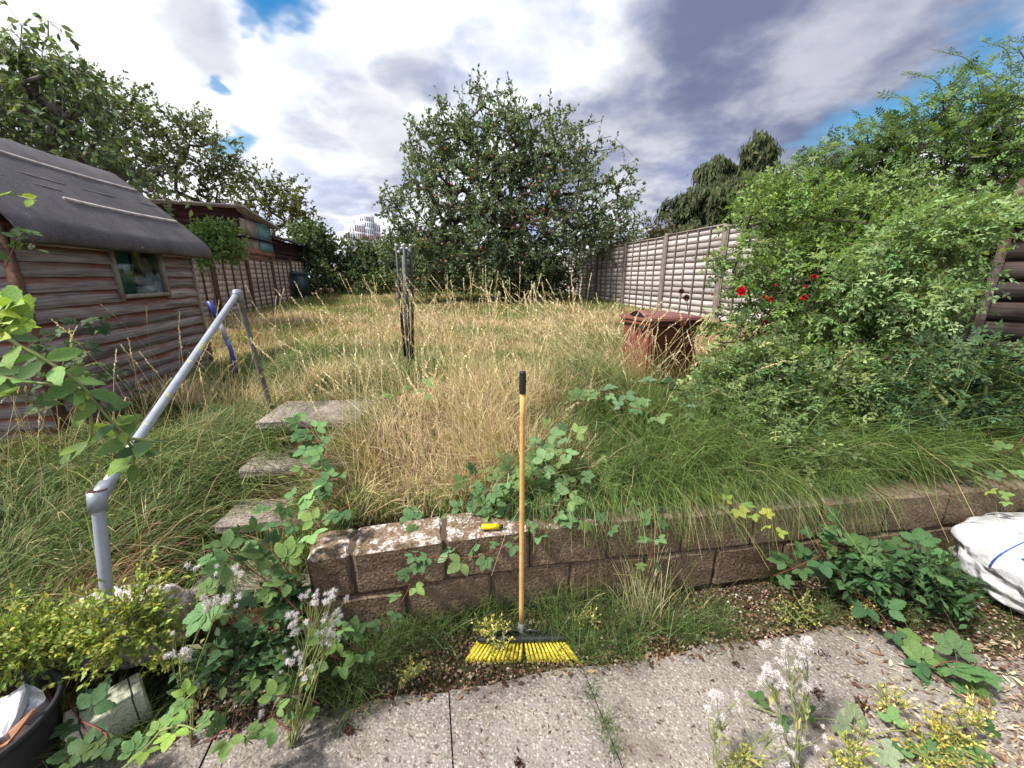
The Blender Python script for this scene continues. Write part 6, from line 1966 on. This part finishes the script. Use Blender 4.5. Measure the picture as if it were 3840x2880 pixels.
hedge('ground_ivy', 'dark low undergrowth filling the corner between steps and wall end',
      [(1040, 2420, 90, 1.12), (900, 2450, 80, 1.06), (780, 2500, 70, 1.02), (1130, 2460, 70, 1.12), (950, 2540, 60, 1.0), (1060, 2230, 60, 1.26)], 170, .038,
      [(.05, .095, .038), (.07, .125, .05), (.035, .07, .03), (.10, .15, .055), (.2, .16, .06)], 46, [.3, .25, .25, .15, .05], T_OVAL, 'plant', .8)
hedge('ground_ivy', 'dark low leaves under the bramble beside the white bag',
      [(3300, 2160, 90, 1.5), (3450, 2160, 90, 1.5), (3150, 2120, 70, 1.55), (3550, 2230, 70, 1.45)], 150, .045,
      [(.05, .105, .04), (.07, .14, .055), (.04, .08, .033)], 47, None, T_OVAL, 'plant', .8)

bramble('bramble', 'bramble spilling over the wall top just right of the broom handle',
        [[(2030, 1900, 1.62), (2130, 1930, 1.58), (2230, 1960, 1.54), (2330, 2010, 1.48)], [(2150, 1840, 1.7), (2260, 1880, 1.66), (2380, 1900, 1.64), (2470, 1960, 1.56)], [(2440, 1880, 1.68), (2460, 1980, 1.52), (2440, 2080, 1.47), (2420, 2160, 1.45)], [(2250, 1700, 1.95), (2180, 1780, 1.8), (2200, 1880, 1.66)]], 321, .085, .06)
T_ROSE_L = compound(7, T_NARROW)
bramble('climbing_rose', 'long arching rose shoots silhouetted against the sky at the upper right',
        [[(3400, 900, 3.9), (3150, 660, 3.9), (2960, 630, 3.9)], [(3450, 850, 3.9), (3220, 570, 3.9), (3050, 560, 3.9)], [(3500, 800, 3.9), (3320, 490, 3.9), (3160, 480, 3.9)], [(3550, 750, 3.9), (3430, 410, 3.9), (3290, 360, 3.9)], [(3600, 700, 3.9), (3530, 340, 3.9), (3400, 270, 3.9)],
         [(3700, 650, 3.9), (3660, 270, 3.9), (3530, 190, 3.9)], [(3750, 600, 3.9), (3790, 230, 3.9), (3680, 150, 3.9)], [(3800, 600, 3.9), (3870, 210, 3.9), (3790, 150, 3.9)], [(3350, 900, 3.9), (3050, 750, 3.9), (2880, 730, 3.9)], [(3300, 950, 3.9), (2980, 810, 3.9), (2820, 800, 3.9)],
         [(3650, 700, 3.8), (3600, 430, 3.8), (3450, 350, 3.8)], [(3700, 600, 3.8), (3740, 330, 3.8), (3600, 250, 3.8)], [(3500, 700, 3.8), (3380, 500, 3.8), (3220, 450, 3.8)], [(3800, 500, 3.8), (3820, 330, 3.8), (3720, 280, 3.8)]],
        320, .15, .05, [(.09, .15, .055), (.12, .19, .07), (.07, .12, .045)], [T_ROSE_L], M_greencane, 'rose', .005, .2, .9, .3)

# ------------------------------------------------------------------ oregano clumps
OC = [(.26, .36, .10), (.38, .45, .14), (.18, .28, .085), (.11, .18, .06), (.44, .42, .17)]
def herb(seed, name, label, base, spec, n, n_obj, leaf=.021, ln=.07, cols=OC, ntw=3, nl=8, wts=(.3, .2, .28, .17, .05)):
    shrub(seed, name, label, base, spec, n, leaf, cols, T_SIMPLE, T_OVAL, n_obj, .0012, ntw, nl, ln, -.35, M_greencane, list(wts) if wts else None, 'plant', .05, .8, .09)
herb(71, 'oregano', 'yellow green oregano clump around the lower handrail post', atz(420, 2440, .05),
     [(430, 2360, 110, 1.08), (300, 2370, 100, 1.1), (540, 2310, 70, 1.15), (570, 2400, 75, 1.12), (420, 2410, 80, 1.1), (520, 2220, 35, 1.2, .5), (610, 2470, 45, 1.08), (200, 2330, 60, 1.12)], 170, 260, ln=.11, nl=12, ntw=2)
herb(72, 'oregano', 'yellow oregano clump at the left edge behind the black pot', atz(120, 2520, .02),
     [(100, 2440, 100, 1.02), (220, 2400, 70, 1.08), (40, 2480, 75, 1.02), (170, 2440, 70, 1.06), (-40, 2440, 90, 1.0), (100, 2290, 30, 1.1, .4)], 170, 260, ln=.11, nl=12, ntw=2)
# pale yellow weeds
YC = [(.50, .46, .12), (.42, .44, .12), (.56, .48, .22), (.35, .38, .10)]
for i, (px, py, h, lab) in enumerate([(1870, 2400, 60, 'yellow stonecrop weed hiding the left end of the broom bristles'), (1995, 2330, 0, ''), (2200, 2330, 30, 'tiny yellow weed in the gravel right of the broom'), (2990, 2300, 55, 'yellow weed on the gravel below the right part of the wall'), (2950, 2330, 0, ''), (3220, 2290, 45, 'yellow weed beside the dark bramble on the gravel'), (1820, 2370, 40, 'small yellow weed at the left tip of the broom head'), (1545, 2520, 28, 'small yellow green weed at the patio edge left of the broom'), (3600, 2740, 110, 'pale yellow dried weed at the right of the patio'), (3480, 2800, 80, 'straw yellow weed clump in the lower right corner of the patio'), (3180, 2850, 70, 'yellow weed at the bottom edge right of the white seed heads'), (2780, 2860, 60, 'yellow weed sprouting in the patio at the bottom edge'), (3350, 2650, 45, 'thin straw weed on the patio under the long bramble stem')]):
    if not lab: continue
    d = float(np.linalg.norm(atz(px, py, .02)[:2])); d = atz(px, py+h*.4, .03)[1]
    herb(400+i, 'yellow_weed', lab, atz(px, py+h, 0.0), [(px, py, h, d), (px+h*.4, py-h*.5, h*.6, d), (px-h*.4, py+h*.2, h*.7, d)], int(8+h*.28), 20, .013 if h < 70 else .014, .05, YC, 2, 6, None)

# ------------------------------------------------------------------ fluffy seed heads
def seed_plant(name, label, base, heads, seed, size=.019):
    r = np.random.default_rng(seed)
    b = np.asarray(base, float)
    w = thing(name, label, 'plant', b)
    fl = []
    for k in range(4):
        mb = MB(); m = 80
        d = nrm(r.normal(size=(m, 3)) + np.array([0, 0, .5]))
        leaves(mb, (T_NARROW[0]*np.array([.28, 1, 1]), T_NARROW[1]), d*.05, d + r.normal(0, .15, (m, 3)), r.normal(size=(m, 3)), r.uniform(.35, .75, m), palette(r, m, [(.74, .71, .70), (.82, .80, .80), (.58, .45, .39)], [.45, .4, .15], .06))
        fl.append(mb.mesh('seed_head', M_petal))
    Pn = [at(*h) for h in heads]
    pts = np.array(Pn)
    mb = MB()
    c = pts.mean(0)
    k = max(2, len(Pn)//5)
    cen = pts[r.choice(len(pts), k, replace=False)]
    for q in cen:
        hub = q*.72 + b*.28
        mb.tube(spline([b + r.normal(0, .01, 3)*[1, 1, 0], (b+hub)/2 + r.normal(0, .012, 3), hub], 8), np.linspace(.0022, .0014, 8), 5)
        near = np.argsort(np.linalg.norm(pts-q, axis=1))[:9]
        for j in near:
            mb.tube(spline([hub, (hub+pts[j])/2 + r.normal(0, .006, 3), pts[j]], 5), [.0013, .001, .001, .0008, .0006], 4, cap=False)
    mb.obj('stem', M_greencane, w)
    for p in Pn:
        for q in range(r.integers(1, 4)):
            s = size*r.uniform(.6, 1.15)
            o = p + r.normal(0, .008, 3)
            inst('seed_head', fl[r.integers(4)], w, Matrix.Translation(Vector(o)) @ Matrix.Rotation(r.uniform(0, 6), 4, 'Z') @ Matrix.Rotation(r.normal(0, .5), 4, 'X') @ Matrix.Diagonal((s, s, s, 1)))
    # a few withered stem leaves
    m = 14
    mm = MB().add(T_NARROW[0], T_NARROW[1], np.tile([.30, .30, .16], (5, 1))).mesh('stem_leaf', M_leaf)
    for i in range(m):
        q = pts[r.integers(len(pts))]; t = r.uniform(.2, .8)
        p = b + (q-b)*t
        inst('stem_leaf', mm, w, Matrix.Translation(Vector(p)) @ Matrix.Rotation(r.uniform(0, 6.28), 4, 'Z') @ Matrix.Rotation(r.uniform(.2, 1.4), 4, 'X') @ Matrix.Scale(r.uniform(.03, .055), 4))
def jitter(r, boxes, d):
    out = []
    for x0, y0, x1, y1, n in boxes:
        for i in range(n): out.append((r.uniform(x0, x1), r.uniform(y0, y1), d + r.normal(0, .02)))
    return out
r0 = np.random.default_rng(77)
seed_plant('fleabane', 'white seeding weed standing in front of the shaded brambles', atz(720, 2780, 0), jitter(r0, [(700, 2120, 760, 2150, 2), (820, 2120, 900, 2170, 4), (760, 2240, 880, 2280, 7), (650, 2370, 690, 2390, 2), (640, 2440, 710, 2490, 6), (720, 2500, 780, 2560, 4)], 1.0), 501)
seed_plant('fleabane', 'white fluffy seeding weed at the left corner of the block wall', atz(1090, 2800, 0), jitter(r0, [(1110, 2230, 1200, 2270, 6), (1220, 2230, 1310, 2280, 6), (1090, 2300, 1180, 2360, 8), (1210, 2300, 1260, 2420, 10), (1060, 2440, 1140, 2500, 8), (960, 2530, 1080, 2570, 8), (1020, 2580, 1120, 2640, 9), (1180, 2360, 1250, 2400, 5), (960, 2620, 1000, 2680, 4), (1120, 2520, 1180, 2560, 4)], 1.03), 502)
seed_plant('fleabane', 'large white fluffy seeding weed on the right of the patio', atz(3000, 2900, 0), jitter(r0, [(2870, 2400, 3040, 2460, 9), (2850, 2480, 2960, 2540, 12), (2900, 2540, 3040, 2620, 16), (2840, 2520, 2900, 2560, 6), (2980, 2450, 3050, 2520, 6)], .98), 503, .021)
seed_plant('fleabane', 'lower white seeding weed at the bottom edge of the patio', atz(2700, 2960, 0), jitter(r0, [(2640, 2600, 2780, 2680, 9), (2660, 2680, 2740, 2720, 4), (2880, 2700, 2960, 2760, 6), (2980, 2760, 3100, 2860, 7), (2920, 2820, 2980, 2870, 4)], .9), 504)

# ------------------------------------------------------------------ groups of things that come more than once
GROUPS = {'bramble': 'brambles sprawling over wall, bank and patio', 'yellow_weed': 'yellow weeds in gravel and patio', 'fleabane': 'white fluffy seeding weeds',
          'oregano': 'oregano clumps at the lower left', 'leafy_branch': 'leafy branches reaching in from the left', 'weeping_conifer': 'conifers behind the silvery fence',
          'sycamore_tree': 'trees behind the sheds', 'climbing_rose': 'climbing rose growth at the right', 'ground_ivy': 'low dark undergrowth by the wall'}
for o in bpy.data.objects:
    if o.parent is None and o.get('category'):
        g = GROUPS.get(o.name.split('.')[0])
        if g: o['group'] = g
